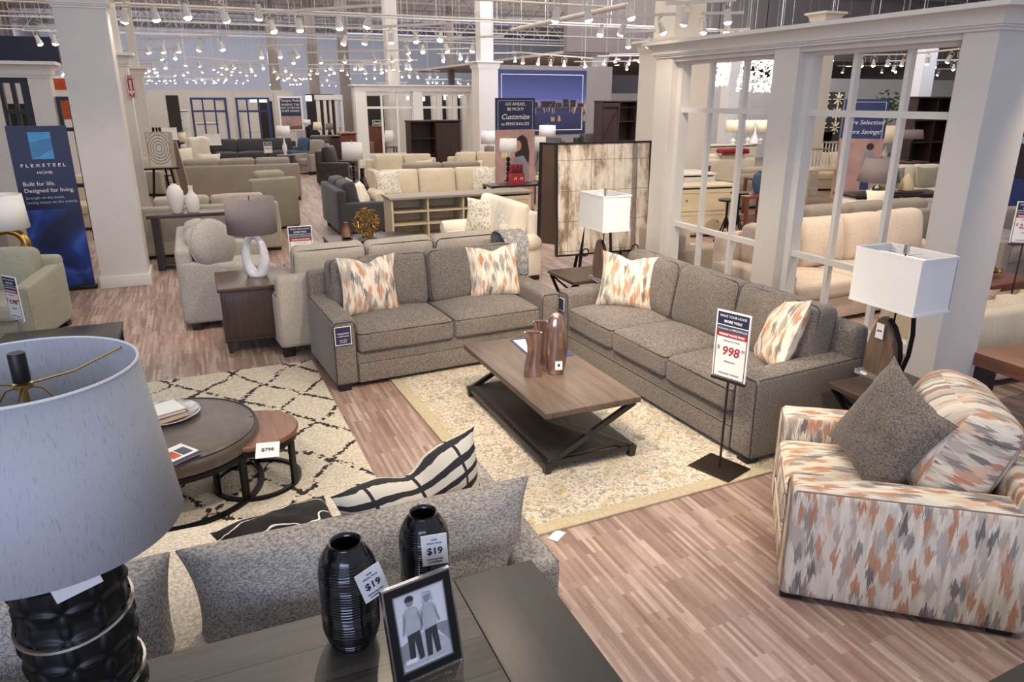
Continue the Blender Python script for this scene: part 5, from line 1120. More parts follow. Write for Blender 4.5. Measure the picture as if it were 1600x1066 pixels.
lamp_px('small white drum lamp just right of the bedding poster', 474, 486, 187, 195, 31.0, .7, 'cyl', 'drum', .1, 'black_plastic')
lamp_px('grey drum lamp between the tan recliner and the white lamp', 509, 521, 193, 203, 30.5, .6, 'cyl', 'drum', .1, 'black_plastic', 'taupe_shade')
sofa('olive_armchair', 'dark olive armchair facing left near the centre aisle', 'armchair', (3.15, 24.6, 0), math.radians(-60), .95, .95, .2, .62, .46, 1.05, 1, 1, 'taupe_fabric', foot_h=.1)
sofa('blue_grey_recliner', 'blue-grey recliner behind the dark olive armchair', 'armchair', (2.9, 26.4, 0), math.radians(-70), .9, .95, .2, .62, .46, 1.05, 1, 1, 'blue_cloth')
sofa('black_recliner', 'black recliner seen from behind under the bedding poster', 'armchair', (4.5, 28.7, 0), math.radians(175), 1.3, .95, .2, .62, .46, 1.05, 1, 1, 'dark_leather')
sofa('tan_recliner', 'tan leather recliner sofa near the far end of the aisle', 'sofa', (6.35, 31.4, 0), math.radians(150), 1.5, .95, .2, .62, .46, 1.05, 2, 2, 'tan_leather')
cab_px('orange-brown wooden chest left of the white far partition', 532, 556, 208, 24.6, .4, 'cherry', 1, 3, (), 'chest', cat='chest')
cab_px('dark tall cabinet side in the aisle left of the orange-brown chest', 517, 531, 212, 22.4, .4, 'rustic_dark', 1, 0, (), 'cabinet')
def price_px(label, u0, u1, v0, v1, y, price, stand_to=0.0):
    x, w_ = px_w(u0, u1, y, v1); zb, zt = ony(u0, v1, y)[1], ony(u0, v0, y)[1]; return price_sign(label, (x, y, 0), 0, w_, zt-zb, price, stand=zb)
price_px('blue and white price sign before the dark tufted sofa', 413, 426, 222, 240, 22.5, '$998.00')
# store-within-store wall with blue framed windows
yw = 33.0
def wseg(lbl, u0, u1, v0, v1, y, th, mat, name): 
    x0, z1 = ony(u0, v0, y); x1, z0 = ony(u1, v1, y); b = MB(); b.bb(x0, x1, y, y+th, max(0, z0), z1); return struct(name, b, mat, smooth=False)
n_w = 0
for (u0, u1, v0, v1) in ((222, 296, 147, 400), (296, 362, 147, 152.5), (362, 367, 147, 400), (367, 427, 147, 152), (427, 481, 145, 400), (296, 362, 222, 400), (367, 427, 222, 400)):
    wseg('', u0, u1, v0, v1, yw, .2, 'wall_light', 'wall_store')
for wi, (u0, u1) in enumerate(((296, 361), (367, 427))):
    x0, z1 = ony(u0, 152.5, yw); x1, z0 = ony(u1, 222, yw); wr = root('blue_window', ('blue-framed window left, showing white cabinets behind', 'blue-framed window right, next to the bedding poster')[wi], 'window', ((x0+x1)/2, yw, z0)); ww, hh = x1-x0, z1-z0
    b = MB()
    for a_, c_, d_, e_ in ((-ww/2, ww/2, 0, .08), (-ww/2, ww/2, hh-.08, hh), (-ww/2, -ww/2+.08, 0, hh), (ww/2-.08, ww/2, 0, hh)): b.bb(a_, c_, -.05, .1, d_, e_)
    f_ = b.build('frame', 'navy_frame', wr, smooth=False); b = MB()
    for k in (1, 2): b.bb(-ww/2+ww*k/3-.03, -ww/2+ww*k/3+.03, -.02, .06, 0, hh)
    b.bb(-ww/2, ww/2, -.02, .06, hh*.68, hh*.68+.07); b.build('glazing_bars', 'navy_frame', f_, smooth=False)
wseg('', 230, 480, 140, 400, 39, .2, 'wall_light', 'wall_showroom')
cab_px('white display hutch behind the left blue-framed window', 306, 356, 192, 35.5, .5, 'ceramic_white', 3, 2, (), 'hutch', cat='hutch')
cab_px('white glazed cupboard behind the right blue-framed window', 378, 404, 173, 35.5, .5, 'ceramic_white', 1, 2, (), 'cupboard', cat='cupboard')
cab_px('white cupboard left of the blue-framed windows', 270, 294, 172, 31.0, .5, 'ceramic_white', 1, 3, (), 'cupboard', cat='cupboard')
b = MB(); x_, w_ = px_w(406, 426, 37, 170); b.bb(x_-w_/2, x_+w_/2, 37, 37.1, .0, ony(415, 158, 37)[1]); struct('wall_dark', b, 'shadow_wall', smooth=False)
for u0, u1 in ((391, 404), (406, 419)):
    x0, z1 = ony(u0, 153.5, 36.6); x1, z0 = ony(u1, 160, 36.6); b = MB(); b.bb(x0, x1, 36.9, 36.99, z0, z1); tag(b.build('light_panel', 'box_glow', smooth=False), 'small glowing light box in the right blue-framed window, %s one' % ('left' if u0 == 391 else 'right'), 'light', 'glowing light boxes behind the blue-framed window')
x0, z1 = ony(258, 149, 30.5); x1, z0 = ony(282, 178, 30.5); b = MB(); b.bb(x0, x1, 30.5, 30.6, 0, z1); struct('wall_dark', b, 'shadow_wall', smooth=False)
# bedding poster
x0, z1 = ony(434, 150, 32.8); x1, z0 = ony(477, 204, 32.8); w_, h_ = x1-x0, z1-z0
ps = sign_panel('bedding_poster', 'tall poster with a dark heading over a couple resting, centre back wall', ((x0+x1)/2, 32.975, z0), 0, w_, h_, 'paper_white', rects=[('navy_field', -w_*.42, w_*.42, h_*.42, h_*.94, 'navy_print'), ('photo_field', -w_*.42, w_*.42, .04, h_*.42, 'pink_print'), ('bed_edge', -w_*.42, w_*.42, .04, h_*.14, 'brown_print')],
    texts=[('Tempur-Pedic', 0, h_*.87, w_*.14, 'paper_white', {}), ('RAISING THE', 0, h_*.75, w_*.125, 'paper_white', {}), ('BAR ON BETTER', 0, h_*.66, w_*.105, 'paper_white', {}), ('SLEEP AGAIN.', 0, h_*.57, w_*.125, 'paper_white', {})], cat='poster')
def disc(par, x, z, r, mat, y=-.006, sz=1.0, name='printed_head'):
    return flat(par, [(x+r*math.cos(2*PI*k/14), z+r*sz*math.sin(2*PI*k/14)) for k in range(14)], mat, y, name)
disc(ps, -w_*.12, h_*.34, w_*.08, 'skin_print', -.005); disc(ps, w_*.2, h_*.30, w_*.07, 'skin_print', -.005); flat(ps, [(-w_*.3, h_*.12), (w_*.02, h_*.12), (w_*.0, h_*.27), (-w_*.22, h_*.28)], 'shirt_print', -.0045, 'printed_shirt')
# dark doorway bays right of the poster
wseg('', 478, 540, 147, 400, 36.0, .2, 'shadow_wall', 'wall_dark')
for k, (u0, u1) in enumerate(((494, 499), (505, 509), (514, 517), (523, 526), (531, 535))):
    x0, z1 = ony(u0, 153, 33); x1 = ony(u1, 153, 33)[0]; b = MB(); b.bb(x0, x1, 33, 33.2, 0, z1); tag(b.build('door_post', 'trim_paint', smooth=False), 'white upright post right of the bedding poster, %s of five' % ('leftmost', 'second from left', 'middle', 'second from right', 'rightmost')[k], 'post', 'white posts of the dark bays')
x0, z1 = ony(492, 152, 33); x1, z0 = ony(535, 156, 33); b = MB(); b.bb(x0, x1, 32.95, 33.2, z0, z1+.1); tag(b.build('door_header', 'trim_paint', smooth=False), 'white header across the dark bays right of the bedding poster', 'beam')
x0, z1 = ony(478, 149.5, 35.8); x1, z0 = ony(488, 158, 35.8); b = MB(); b.bb(x0, x1, 35.9, 35.99, z0, z1); tag(b.build('light_panel', 'box_glow', smooth=False), 'glowing light box just right of the bedding poster', 'light')

# ------------------------------------------------------------------ white far partition
yp = 27.0; pr = root('far_window_partition', 'white window partition with crown behind the dark bookcase', 'partition', (ony(555, 140, yp)[0], yp, 0)); X0 = pr.location.x
def fx(u): return ony(u, 180, yp)[0]-X0
zt = ony(640, 141, yp)[1]; zl = ony(640, 240, yp)[1]
for u0, u1 in ((556, 573), (645, 660), (734, 749)): b = MB(); b.bb(fx(u0), fx(u1), -.1, .3, 0, zt); b.build('post', 'trim_paint', pr, smooth=False)
for u0, u1 in ((573, 645), (660, 734)):
    b = MB(); x0, x1 = fx(u0), fx(u1)
    for z in (zt-.12, ony(640, 168, yp)[1], zl): b.bb(x0, x1, 0, .08, z-.04, z+.04)
    for k in range(0, 4): xx = x0+(x1-x0)*k/3; b.bb(xx-.035, xx+.035, 0, .08, zl, zt)
    b.build('window_frame', 'trim_paint', pr, smooth=False); b = MB(); b.bb(x0, x1, 0, .15, 0, zl-.02); b.build('low_wall', 'wall_light', pr, smooth=False)
b = MB(); w_ = fx(750)
crown_loft(b, 0, w_, -.1, .3, cove(zt-.05, zt+.18, .15)); b.build('crown', 'trim_paint', pr, ang=25)
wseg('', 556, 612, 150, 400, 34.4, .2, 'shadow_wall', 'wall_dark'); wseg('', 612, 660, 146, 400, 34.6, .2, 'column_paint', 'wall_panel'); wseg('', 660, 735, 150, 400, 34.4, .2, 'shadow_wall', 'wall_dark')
wseg('', 540, 760, 142, 400, 38, .2, 'wall_light', 'wall_showroom')
for k, u in enumerate((620, 676, 700, 722)): x0 = ony(u, 160, 33.2)[0]; b = MB(); b.bb(x0, x0+.45, 33.2, 33.5, 0, ony(u, 149, 33.2)[1]); tag(b.build('inner_post', 'column_paint', smooth=False), 'cream post seen through the white far partition, %s of four' % ('leftmost', 'second from left', 'second from right', 'rightmost')[k], 'post', 'cream posts beyond the white far partition')
for k_, (u0, u1, v0, v1) in zip(('leftmost', 'second from left', 'middle', 'second from right', 'rightmost'), ((636, 641, 150, 156), (660, 666, 151, 158), (677, 692, 150, 155), (696, 702, 148, 156), (719, 727, 147, 153))):
    x0, z1 = ony(u0, v0, 34.1); x1, z0 = ony(u1, v1, 34.1); b = MB(); b.bb(x0, x1, 34.3, 34.39, z0, z1); tag(b.build('light_panel', 'box_glow', smooth=False), 'small glowing panel seen through the white far partition, %s of five' % k_, 'light', 'glowing panels behind the white far partition')
x0, z1 = ony(581, 187, 31); x1, z0 = ony(597, 198, 31); w_, h_ = x1-x0, z1-z0
sign_panel('bedding_sign', 'small framed black sign seen through the white far partition', ((x0+x1)/2, 31, z0), 0, w_, h_, 'black_plastic', texts=[('Sealy', 0, h_*.5, h_*.55, 'paper_white', dict(shear=.3, bold=.004))], border=(.02, .02, 'paper_white'))
b = MB(); b.bb(x0-.1, x1+.1, 31.03, 31.4, 0, z0+.02); tag(b.build('low_stand', 'cherry', smooth=False), 'brown stand behind the small framed black sign', 'stand')
lamp_px('white empire lamp seen through the left part of the white far partition', 600, 618, 211, 229, 29.5, .5, 'gourd', 'drum', .35, 'ceramic_white')
lamp_px('white drum lamp right of the white column, upper one', 752, 773, 205, 225, 21.3, .6, 'cyl', 'drum', .04, 'ceramic_white')
lamp_px('small taupe drum lamp right of the white column, lower one', 757, 772, 229, 243, 19.6, .5, 'cyl', 'drum', .04, 'ceramic_white', 'taupe_shade')
lamp_px('white drum lamp with a black base before the customize banner', 781, 807, 217, 238, 13.1, .80, 'twist', 'drum', .06, 'black_metal', table=None)
# ------------------------------------------------------------------ mural, banner, things round them
wseg('', 778, 945, 101, 400, 24.4, .2, 'wall_taupe', 'wall_mural')
x0, z1 = ony(780, 108, 24.2); x1, z0 = ony(918, 198, 24.2); w_ = x1-x0
mu = sign_panel('dusk_city_mural', 'large wall print of a lakeside city at dusk with a white border line', ((x0+x1)/2, 24.375, 1.1), 0, w_, z1-1.1, 'dusk_city_print', border=(.14, .02, 'paper_white'))
b = MB(); rnd = random.Random(3)
for k in range(11): xx = -w_/2+.2+k*(w_-.4)/10.5; b.bb(xx, xx+rnd.uniform(.12, .3), -.004, .001, .93, 1.0+rnd.uniform(.05, .22))
b.build('skyline', 'shadow_wall', mu, smooth=False)
b = MB()
for k in range(40): xx = rnd.uniform(-w_/2+.2, w_/2-.3); zz = rnd.uniform(.95, 1.16); b.bb(xx, xx+.014, -.006, -.003, zz, zz+.012)
for k in range(18): xx = rnd.uniform(-w_/2+.3, w_/2-.5); b.bb(xx, xx+.010, -.006, -.003, .93-rnd.uniform(.1, .25), .90)
b.build('city_lights', 'wax', mu, smooth=False)
x0, z1 = ony(774, 153, 14.3); x1 = ony(836, 153, 14.3)[0]; w_ = x1-x0; zz = z1
cb = sign_panel('customize_banner', 'navy and photo banner reading GO AHEAD, BE PICKY beside the white column', ((x0+x1)/2, 14.3, 0), 0, w_, zz, 'navy_print', rects=[('photo_field', -w_/2, w_/2, .05, zz-.62, 'pink_print')], border=(.05, .008, 'light_blue_print'),
    texts=[('GO AHEAD,', 0, zz-.12, .085, 'paper_white', {}), ('BE PICKY!', 0, zz-.22, .085, 'paper_white', {}), ('Customize', 0, zz-.37, .145, 'paper_white', dict(shear=.25)), ('to PERSONALIZE', 0, zz-.51, .085, 'paper_white', {})])
flat(cb, [(-.02, .9), (.30, .9), (.32, 1.25), (.26, 1.52), (.16, 1.60), (.05, 1.55), (-.0, 1.35)], 'hair_print', -.005, 'printed_hair'); disc(cb, .05, 1.38, .085, 'skin_print', -.0065, 1.3); flat(cb, [(-.25, .55), (.32, .55), (.30, 1.0), (.18, 1.18), (-.02, 1.15), (-.12, .85)], 'shirt_print', -.0075, 'printed_shirt'); flat(cb, [(-.28, .62), (.0, .5), (.10, .60), (-.15, .80)], 'skin_print', -.0085, 'printed_hand')
flat(cb, [(-.32, 1.15), (-.12, 1.15), (-.12, 1.42), (-.32, 1.42)], 'wax', -.005, 'printed_swatch')
simple_table('dark_table', 'long dark table holding the red bottle carton right of the media console', (*px_w(775, 868, 12.6)[:1], 12.7, 0), 1.5, .5, .80, 'espresso')
cr = root('bottle_carton', 'red carton of dark bottles on the dark table', 'carton', (px_w(799, 822, 12.5)[0], 12.6, .80)); b = MB(); b.bb(-.13, .13, -.08, .08, 0, .2); b.build('carton_body', 'red_print', cr, smooth=False); b = MB(); b.bb(-.13, .13, -.006, .006, .2, .36); b.build('handle_panel', 'red_print', cr, smooth=False)
for i in range(3):
    for j in (-.04, .04): b = MB(); b.lathe([(.028, .02), (.028, .22), (.012, .30), (.012, .34), (1e-4, .34)], (-.08+i*.08, j, 0), 10); b.build('bottle', 'hair_print', cr)
for k in range(2): text('19', cr, -.06+.12*k, .1, .07, 'paper_white', y=-.083)
vase_px('cream squat pot with rings on the dark table', 837, 858, 270, 290, 12.55, 'wax', [(1e-4, 0), (.6, 0), (1, .3), (.95, .6), (.6, .8), (.75, 1), (1e-4, .9)], z=.80)
sofa('white_accent_sofa', 'white sofa with a patterned pillow left of the abstract painting', 'sofa', (8.7, 16.6, 0), -.35, 1.5, .9, .2, .6, .46, .95, 2, 2, 'white_fabric', foot_h=.06)
throw_pillow('dotted cream pillow on the white sofa left of the abstract painting', (8.45, 16.95, .48), -.3, .5, .42, .16, 'dot_fabric', rx=-.25, seed=41, n=8)
lamp_px('white drum lamp left of the black leather chairs, upper one', 843, 867, 196, 213, 21.5, .65, 'gourd', 'drum', .04, 'grey_top')
lamp_px('white drum lamp left of the black leather chairs, lower one', 834, 852, 214, 236, 15.6, .55, 'gourd', 'drum', .04, 'grey_top')
sofa('black_leather_chair', 'black leather armchair left, before the mural', 'armchair', (11.2, 22.4, 0), -.2, 1.0, .9, .18, .62, .46, 1.05, 1, 1, 'dark_leather'); sofa('black_leather_chair', 'black leather armchair right, beside the barn-door cabinet', 'armchair', (12.6, 21.9, 0), .3, .95, .9, .18, .62, .46, 1.2, 1, 1, 'dark_leather')
sofa('cream_low_sofa', 'cream sofa top edge showing above the abstract painting', 'sofa', (10.6, 17.9, 0), PI, 1.7, .9, .2, .6, .46, .95, 2, 2, 'white_fabric')
x0, w_ = px_w(942, 1021, 19.5, 160); bd = cabinet('barn_door_cabinet', 'dark rustic cabinet with a sliding barn door behind the abstract painting', (x0, 19.5, 0), w_, .5, 2.22, 'rustic_dark', 3, 0, 'cabinet', 0, None, (1,))
b = MB(); b.bar((-w_/2+.05, -.04, 1.2), (-w_/2+w_/3-.03, -.04, 2.1), .08, .03); b.build('door_brace', 'rustic_dark', bd, smooth=False); b = MB(); b.bb(-w_/2, w_/2, -.05, -.03, 2.05, 2.09); b.build('door_rail', 'black_metal', bd, smooth=False)
x0, z1 = ony(930, 152, 27.4); x1, z0 = ony(944, 196, 27.4); w_ = x1-x0
sign_panel('framed_notice', 'framed white notice on the yellowish column', ((x0+x1)/2, 27.975, z0), 0, w_, z1-z0, 'paper_white', rects=[('dark_block', -w_*.4, w_*.4, (z1-z0)*.35, (z1-z0)*.68, 'slate_print')], texts=[('CHARM', 0, (z1-z0)*.9, .08, 'navy_print', {}), ('SOFA', 0, (z1-z0)*.15, .08, 'navy_print', {})], border=(0, .03, 'black_plastic'))
wseg('', 944, 1120, 146, 400, 32, .2, 'wall_light', 'wall_annex')
# extinguisher arrow sign on the second column
x0, z1 = ony(200, 117, 15.93); x1, z0 = ony(209, 153, 15.93)
es = sign_panel('extinguisher_sign', 'tall red sign with a white arrow on the grey column', (ony(204.5, 135, 15.95)[0]+.0, 15.93, z0), 0, .13, z1-z0, 'red_print', border=(.008, .008, 'paper_white'), texts=[('FIRE', 0, z1-z0-.05, .045, 'paper_white', {})], depth=.01)
t_ = text('EXTINGUISHER', es, 0, (z1-z0)*.5, .045, 'red_print', y=-.006); t_.rotation_euler = (PI/2, PI/2, 0)
flat(es, [(-.018, .12), (-.018, z1-z0-.09), (.018, z1-z0-.09), (.018, .12), (.045, .12), (0, .03), (-.045, .12)], 'paper_white', -.003, 'arrow')

# ------------------------------------------------------------------ left: black window partition, navy wall, shelves beyond
yb = 14.2; lb = root('black_window_partition', 'cream partition with tall black windows behind the navy banner', 'partition', (ony(0, 200, yb)[0], yb, 0)); X0 = lb.location.x
def gx(u, v=150): return ony(u, v, yb)[0]-X0
zt = ony(30, 113, yb)[1]
b = MB(); b.bb(gx(50), gx(84), -.12, .25, 0, zt); b.bb(-1.5, gx(2), -.12, .25, 0, zt); b.build('post', 'column_paint', lb, smooth=False)
b = MB(); w_ = gx(84)
crown_loft(b, -1.5, w_, -.12, .25, cove(zt-.08, zt+.16, .13)); b.build('crown', 'trim_paint', lb, ang=25)
x0, x1 = gx(2)-.05, gx(50); b = MB()
b.bb(x0, x1, -.06, .06, zt-.16, zt-.06); b.bb(x0, x1, -.06, .06, zt-.62, zt-.56); b.bb(x0, x1, -.06, .06, zt-1.05, zt-1.0); b.bb(x1-.12, x1, -.06, .06, .2, zt-.08); b.bb(x0, x0+.1, -.06, .06, .2, zt-.08); b.bb((x0+x1)/2-.03, (x0+x1)/2+.03, -.04, .04, .2, zt-.1); b.bb(x0, x1, -.06, .06, .15, .25)
b.build('black_window', 'black_plastic', lb, smooth=False)
b = MB(); x0, x1 = gx(86), gx(112); b.bb(x0, x0+.06, -.04, .04, 0, zt-.4); b.bb(x1-.06, x1, -.04, .04, 0, zt-.4)
for z in (zt-.42, zt-.9, .9): b.bb(x0, x1, -.04, .04, z, z+.06)
b.build('side_window', 'black_plastic', lb, smooth=False)
wseg('', -60, 95, 54, 100, 19, .2, 'wall_navy', 'wall_navy')
x0, z1 = ony(-20, 118, 20.5); x1, z0 = ony(112, 135, 20.5); 
sign_panel('poster_strip', 'orange and white printed panels seen through the black windows', ((x0+x1)/2, 20.5, .6), 0, x1-x0, z1-.6, 'paper_white', rects=[('orange_field', .0, .9, 1.25, 1.75, 'orange_print'), ('orange_top', .2, (x1-x0)/2, z1-.9, z1-.65, 'orange_print'), ('dark_field', -1.5, -.2, .2, 1.6, 'shadow_wall')])
sofa('cream_recliner', 'cream recliner sofa glimpsed beside the navy banner', 'sofa', (-2.3, 15.3, 0), 0, 1.9, .9, .2, .6, .46, .95, 2, 2, 'cream_fabric'); sofa('brown_recliner', 'taupe recliner glimpsed below the black windows at the left edge', 'armchair', (-3.0, 11.6, 0), 0, 1.1, .9, .2, .6, .46, 1.0, 1, 1, 'taupe_fabric')

# ------------------------------------------------------------------ room beyond the near partition (right)
sofa('rose_beige_sectional', 'rose beige sofa with loose back cushions just beyond the partition windows', 'sofa', (6.9, 5.55, 0), math.radians(4), 3.3, 1.05, .24, .60, .47, 1.02, 3, 4, 'rose_beige_fabric', foot_h=.05, back_t=.26, bpuff=.09, br=.10)
throw_pillow('orange and cream pillow on the rose beige sofa', (5.75, 5.95, .5), .5, .5, .45, .16, 'orange_print', rx=-.3, seed=51, n=10)
sofa('taupe_recliner_sofa', 'taupe sofa with rounded back seen through the left partition window', 'sofa', (6.0, 7.9, 0), PI/2, 1.9, .95, .22, .62, .48, .92, 2, 2, 'taupe_fabric', 'rose_beige_fabric')
sofa('brown_back_sofa', 'brown taupe sofa back to back with the rose beige sofa', 'sofa', (8.2, 7.85, 0), PI, 2.6, .95, .2, .6, .48, 1.0, 3, 3, 'taupe_fabric')
throw_pillow('small white pillow peeking above the brown taupe sofa', (*onz(1375, 320, .8), .72), -.4, .42, .3, .14, 'white_fabric', seed=52, n=8)
x0, y0 = onz(1300, 337, 0); bn2 = sign_panel('selection_banner', 'tall banner reading More Selection, More Savings, seen through the right partition window', (x0+.25, y0-.25, 0), math.radians(-42), .80, 2.30, 'navy_frame', rects=[('photo_field', -.40, .40, .05, 1.55, 'pink_print'), ('sofa_photo', -.38, .38, .1, .95, 'brown_print')], border=(.05, .008, 'paper_white'),
    texts=[('More Selection!', 0, 1.86, .115, 'paper_white', dict(shear=.25)), ('More Savings!', 0, 1.68, .115, 'paper_white', dict(shear=.25))])
flat(bn2, [(.05, .95), (.25, .95), (.27, 1.25), (.18, 1.33), (.08, 1.30)], 'shirt_print', -.005, 'printed_shirt'); disc(bn2, .17, 1.40, .07, 'hair_print', -.005); flat(bn2, [(.08, .55), (.24, .55), (.24, .95), (.08, .95)], 'navy_frame', -.005, 'printed_trousers')
lamp_px('white empire lamp with a pale ceramic base, seen through the right partition window', 1369, 1401, 197, 223, 13.0, .85, 'gourd', 'drum', .30, 'ceramic_white', 'cream_shade', tw=.7)
lamp_px('taupe empire lamp with a silver bottle base above the brown taupe sofa', 1349, 1394, 248, 285, 8.6, .862, 'bottle', 'drum', .28, 'mercury', 'taupe_shade', table=None, base_r=.11)
lamp_px('grey drum lamp above the white lanterns in the far right room', 1414, 1437, 203, 217, 12.2, .95, 'post', 'drum', .2, 'black_metal', 'taupe_shade', tw=.6)
dr = cabinet('white_dresser', 'white dresser with dark top and knobs beyond the brown taupe sofa', (10.35, 8.35, 0), 1.7, .5, .82, 'ceramic_white', 2, 3, 'dresser', math.radians(-12), None, (), top_mat='espresso')
b = MB(); b.bb(-.4, .4, -.12, .12, 0, .03, .004); o = b.build('serving_tray', 'end_wood', loc=(10.4, 8.5, .862), rot=(0, 0, -.2)); tag(o, 'long brown tray on the white dresser', 'tray')
for k, (dx, l) in enumerate(((-.18, 'fat cream candle pear on the tray, left'), (.16, 'cream candle pear with a stem on the tray, right'))):
    b = MB(); b.lathe([(1e-4, 0), (.11, .01), (.12, .07), (.07, .13+.06*k), (.02, .17+.09*k), (1e-4, .18+.1*k)], seg=16); o = b.build('candle_pear', 'wax', loc=(10.4+dx, 8.5-dx*.2, .893)); tag(o, l, 'candle')
sofa('cream_daybed', 'cream sofa with grey and sage pillows in the far right room', 'sofa', (14.0, 10.9, 0), math.radians(-12), 2.4, .95, .2, .6, .46, .95, 3, 3, 'white_fabric')
throw_pillow('grey dotted pillow on the cream sofa in the far right room', (13.7, 11.25, .48), -.2, .5, .45, .16, 'leopard_fabric', rx=-.25, seed=53, n=8); throw_pillow('sage pillow on the cream sofa in the far right room', (14.5, 11.1, .48), -.4, .5, .45, .16, 'sage_fabric', rx=-.25, seed=54, n=8)
simple_table('display_table', 'cream display table under the two white wire lanterns', (13.4, 13.0, 0), 1.5, .7, .80, 'cream_wood')
for k, dx in enumerate((-.35, .25)):
    ln = root('wire_lantern', ('white wire lantern, the shorter left one of two', 'white wire lantern, the taller right one of two')[k], 'lantern', (13.4+dx, 12.95, .80)); hh = .42+.12*k; b = MB()
    for i in range(5):
        for j in range(5):
            if i in (0, 4) or j in (0, 4): b.bb(-.2+i*.1-.008, -.2+i*.1+.008, -.2+j*.1-.008, -.2+j*.1+.008, 0, hh)
    b.bb(-.21, .21, -.21, .21, 0, .02); b.build('wire_cage', 'trim_paint', ln, smooth=False); b = MB(); b.bb(-.22, .22, -.22, .22, hh, hh+.03); b.build('lid', 'grey_top', ln, smooth=False)
cab_px('dark brown hutch with open shelves at the right of the far right room', 1436, 1500, 151, 14.6, .5, 'rustic_dark', 2, 0, (0, 1), 'hutch', cat='hutch')
cab_px('black shelf unit left of the selection banner', 1282, 1302, 205, 15.6, .4, 'black_plastic', 1, 0, (0,), 'shelf_unit', cat='shelves')
sr = root('starburst_decor', 'cream pinwheel wall panel left of the selection banner', 'decoration', (ony(1292, 180, 17)[0]+.1, 17, 1.3)); b = MB(); b.bb(-.5, .5, 0, .05, -1.3, 1.2)
b.build('panel', 'shadow_wall', sr, smooth=False); b = MB()
for i in range(2):
    for j in range(3):
        for k in range(8): an = k*PI/4; c0 = Vector((-.25+i*.5, -.02, .2+j*.4)); b.bar(c0+Vector((.04*math.cos(an), 0, .04*math.sin(an))), c0+Vector((.19*math.cos(an), 0, .19*math.sin(an))), .05, .02)
b.build('petals', 'wax', sr, smooth=False)
# island, stools, cream cabinet, tables through the left window
il = cabinet('kitchen_island', 'white kitchen island with a bright white top seen through the left window', (8.45, 11.55, 0), 1.3, .8, .93, 'ceramic_white', 2, 0, 'island', math.radians(-8))
cabinet('cream_sideboard', 'cream sideboard with lattice doors behind the bar stools', (8.0, 10.35, 0), 1.25, .45, .86, 'cream_wood', 2, 2, 'sideboard', math.radians(-8))
for k, (x, y) in enumerate(((8.05, 9.75), (8.45, 9.95))):
    st_ = root('bar_stool', ('black metal adjustable stool, the shorter left one', 'black metal adjustable stool with a hanging tag, the taller right one')[k], 'stool', (x, y, 0)); hh = .70+.07*k
    b = MB(); b.lathe([(.15, hh), (.16, hh+.02), (.15, hh+.03), (1e-4, hh+.03)], seg=20); b.build('seat', 'black_metal', st_); b = MB(); b.tube([(0, 0, .25), (0, 0, hh)], .02, 8); b.build('screw_post', 'black_metal', st_)
    for q in range(4): b = MB(); an = q*PI/2+.4; b.tube([(.02*math.cos(an), .02*math.sin(an), .42), (.08*math.cos(an), .08*math.sin(an), .22), (.2*math.cos(an), .2*math.sin(an), 0)], .012, 6); b.build('leg', 'black_metal', st_)
simple_table('cherry_table', 'dark cherry table with crossed stretchers seen through the left window', (9.6, 10.9, 0), .9, .7, .62, 'cherry', shelf=.15)
vase_px('large grey vase on the dark cherry table', 1176, 1195, 268, 302, 10.9, 'blue_cloth', [(1e-4, 0), (.6, 0), (1, .45), (.8, .85), (.3, .95), (.35, 1), (1e-4, 1)], z=.62)
sofa('tan_sofa', 'tan beige sofa beyond the white kitchen island', 'sofa', (11.8, 13.6, 0), PI, 2.0, .9, .2, .6, .46, .88, 2, 2, 'beige_fabric'); sofa('white_throw_sofa', 'white sofa with a red throw beyond the tan beige sofa', 'sofa', (12.6, 16.4, 0), PI, 2.0, .9, .2, .6, .46, .95, 2, 2, 'white_fabric')
b = MB(); b.cushion((.9, .3, .12), .05, .03, None, n=4, wob=.03); o = b.build('red_throw', 'red_cloth', loc=(12.9, 15.6, 1.02)); tag(o, 'red and blue throw over the white sofa seen through the left window', 'blanket')
cabinet('beige_dresser', 'beige dresser holding three cream lamps seen through the left window', (14.7, 18.3, 0), 2.6, .5, .95, 'cream_wood', 3, 3, 'dresser', 0)
for k, (u0, u1, l) in enumerate(((1136, 1157, 'leftmost'), (1162, 1177, 'middle'), (1179, 1199, 'rightmost'))): lamp_px('tan drum lamp with a white ceramic base, %s of three on the beige dresser' % l, u0, u1, 188, 207, 18.5, .99, 'gourd', 'drum', .05, 'ceramic_white', 'cream_shade', table=None)
vase_px('white tall-necked vase between the lamps on the beige dresser', 1172, 1184, 198, 222, 18.35, 'ceramic_white', [(1e-4, 0), (1, .02), (.8, .3), (.3, .6), (.2, 1), (1e-4, 1)], z=.99)
lp = root('lantern_pot', 'cream canister lantern with a tall metal handle before the beige dresser', 'lantern', (10.9, 14.6, .80)); b = MB(); b.lathe([(.16, 0), (.16, .3), (.1, .36), (1e-4, .36)], seg=16); b.build('canister', 'grey_top', lp); b = MB(); b.tube([(-.14, 0, .3), (-.1, 0, .8), (0, 0, .88), (.1, 0, .8), (.14, 0, .3)], .012, 6); b.build('handle', 'bronze_metal', lp)
simple_table('plant_table', 'brown table under the canister lantern and the leafy plant', (10.8, 14.7, 0), 1.0, .6, .80, 'cherry')
pt = root('potted_plant', 'tall leafy plant in a brown planter seen through the left window', 'plant', (10.45, 14.75, .80)); b = MB(); b.bb(-.1, .1, -.1, .1, 0, .65); b.build('planter', 'cherry', pt, smooth=False); b = MB(); rnd = random.Random(9)
for k in range(90): c = Vector((rnd.gauss(0, .09), rnd.gauss(0, .09), rnd.uniform(.62, 1.5))); d = Vector((rnd.gauss(0, 1), rnd.gauss(0, 1), rnd.gauss(0, .6))).normalized()*.07; e_ = d.orthogonal().normalized()*.03; b._add([c-d, c+e_, c+d, c-e_], [(0, 1, 2, 3)])
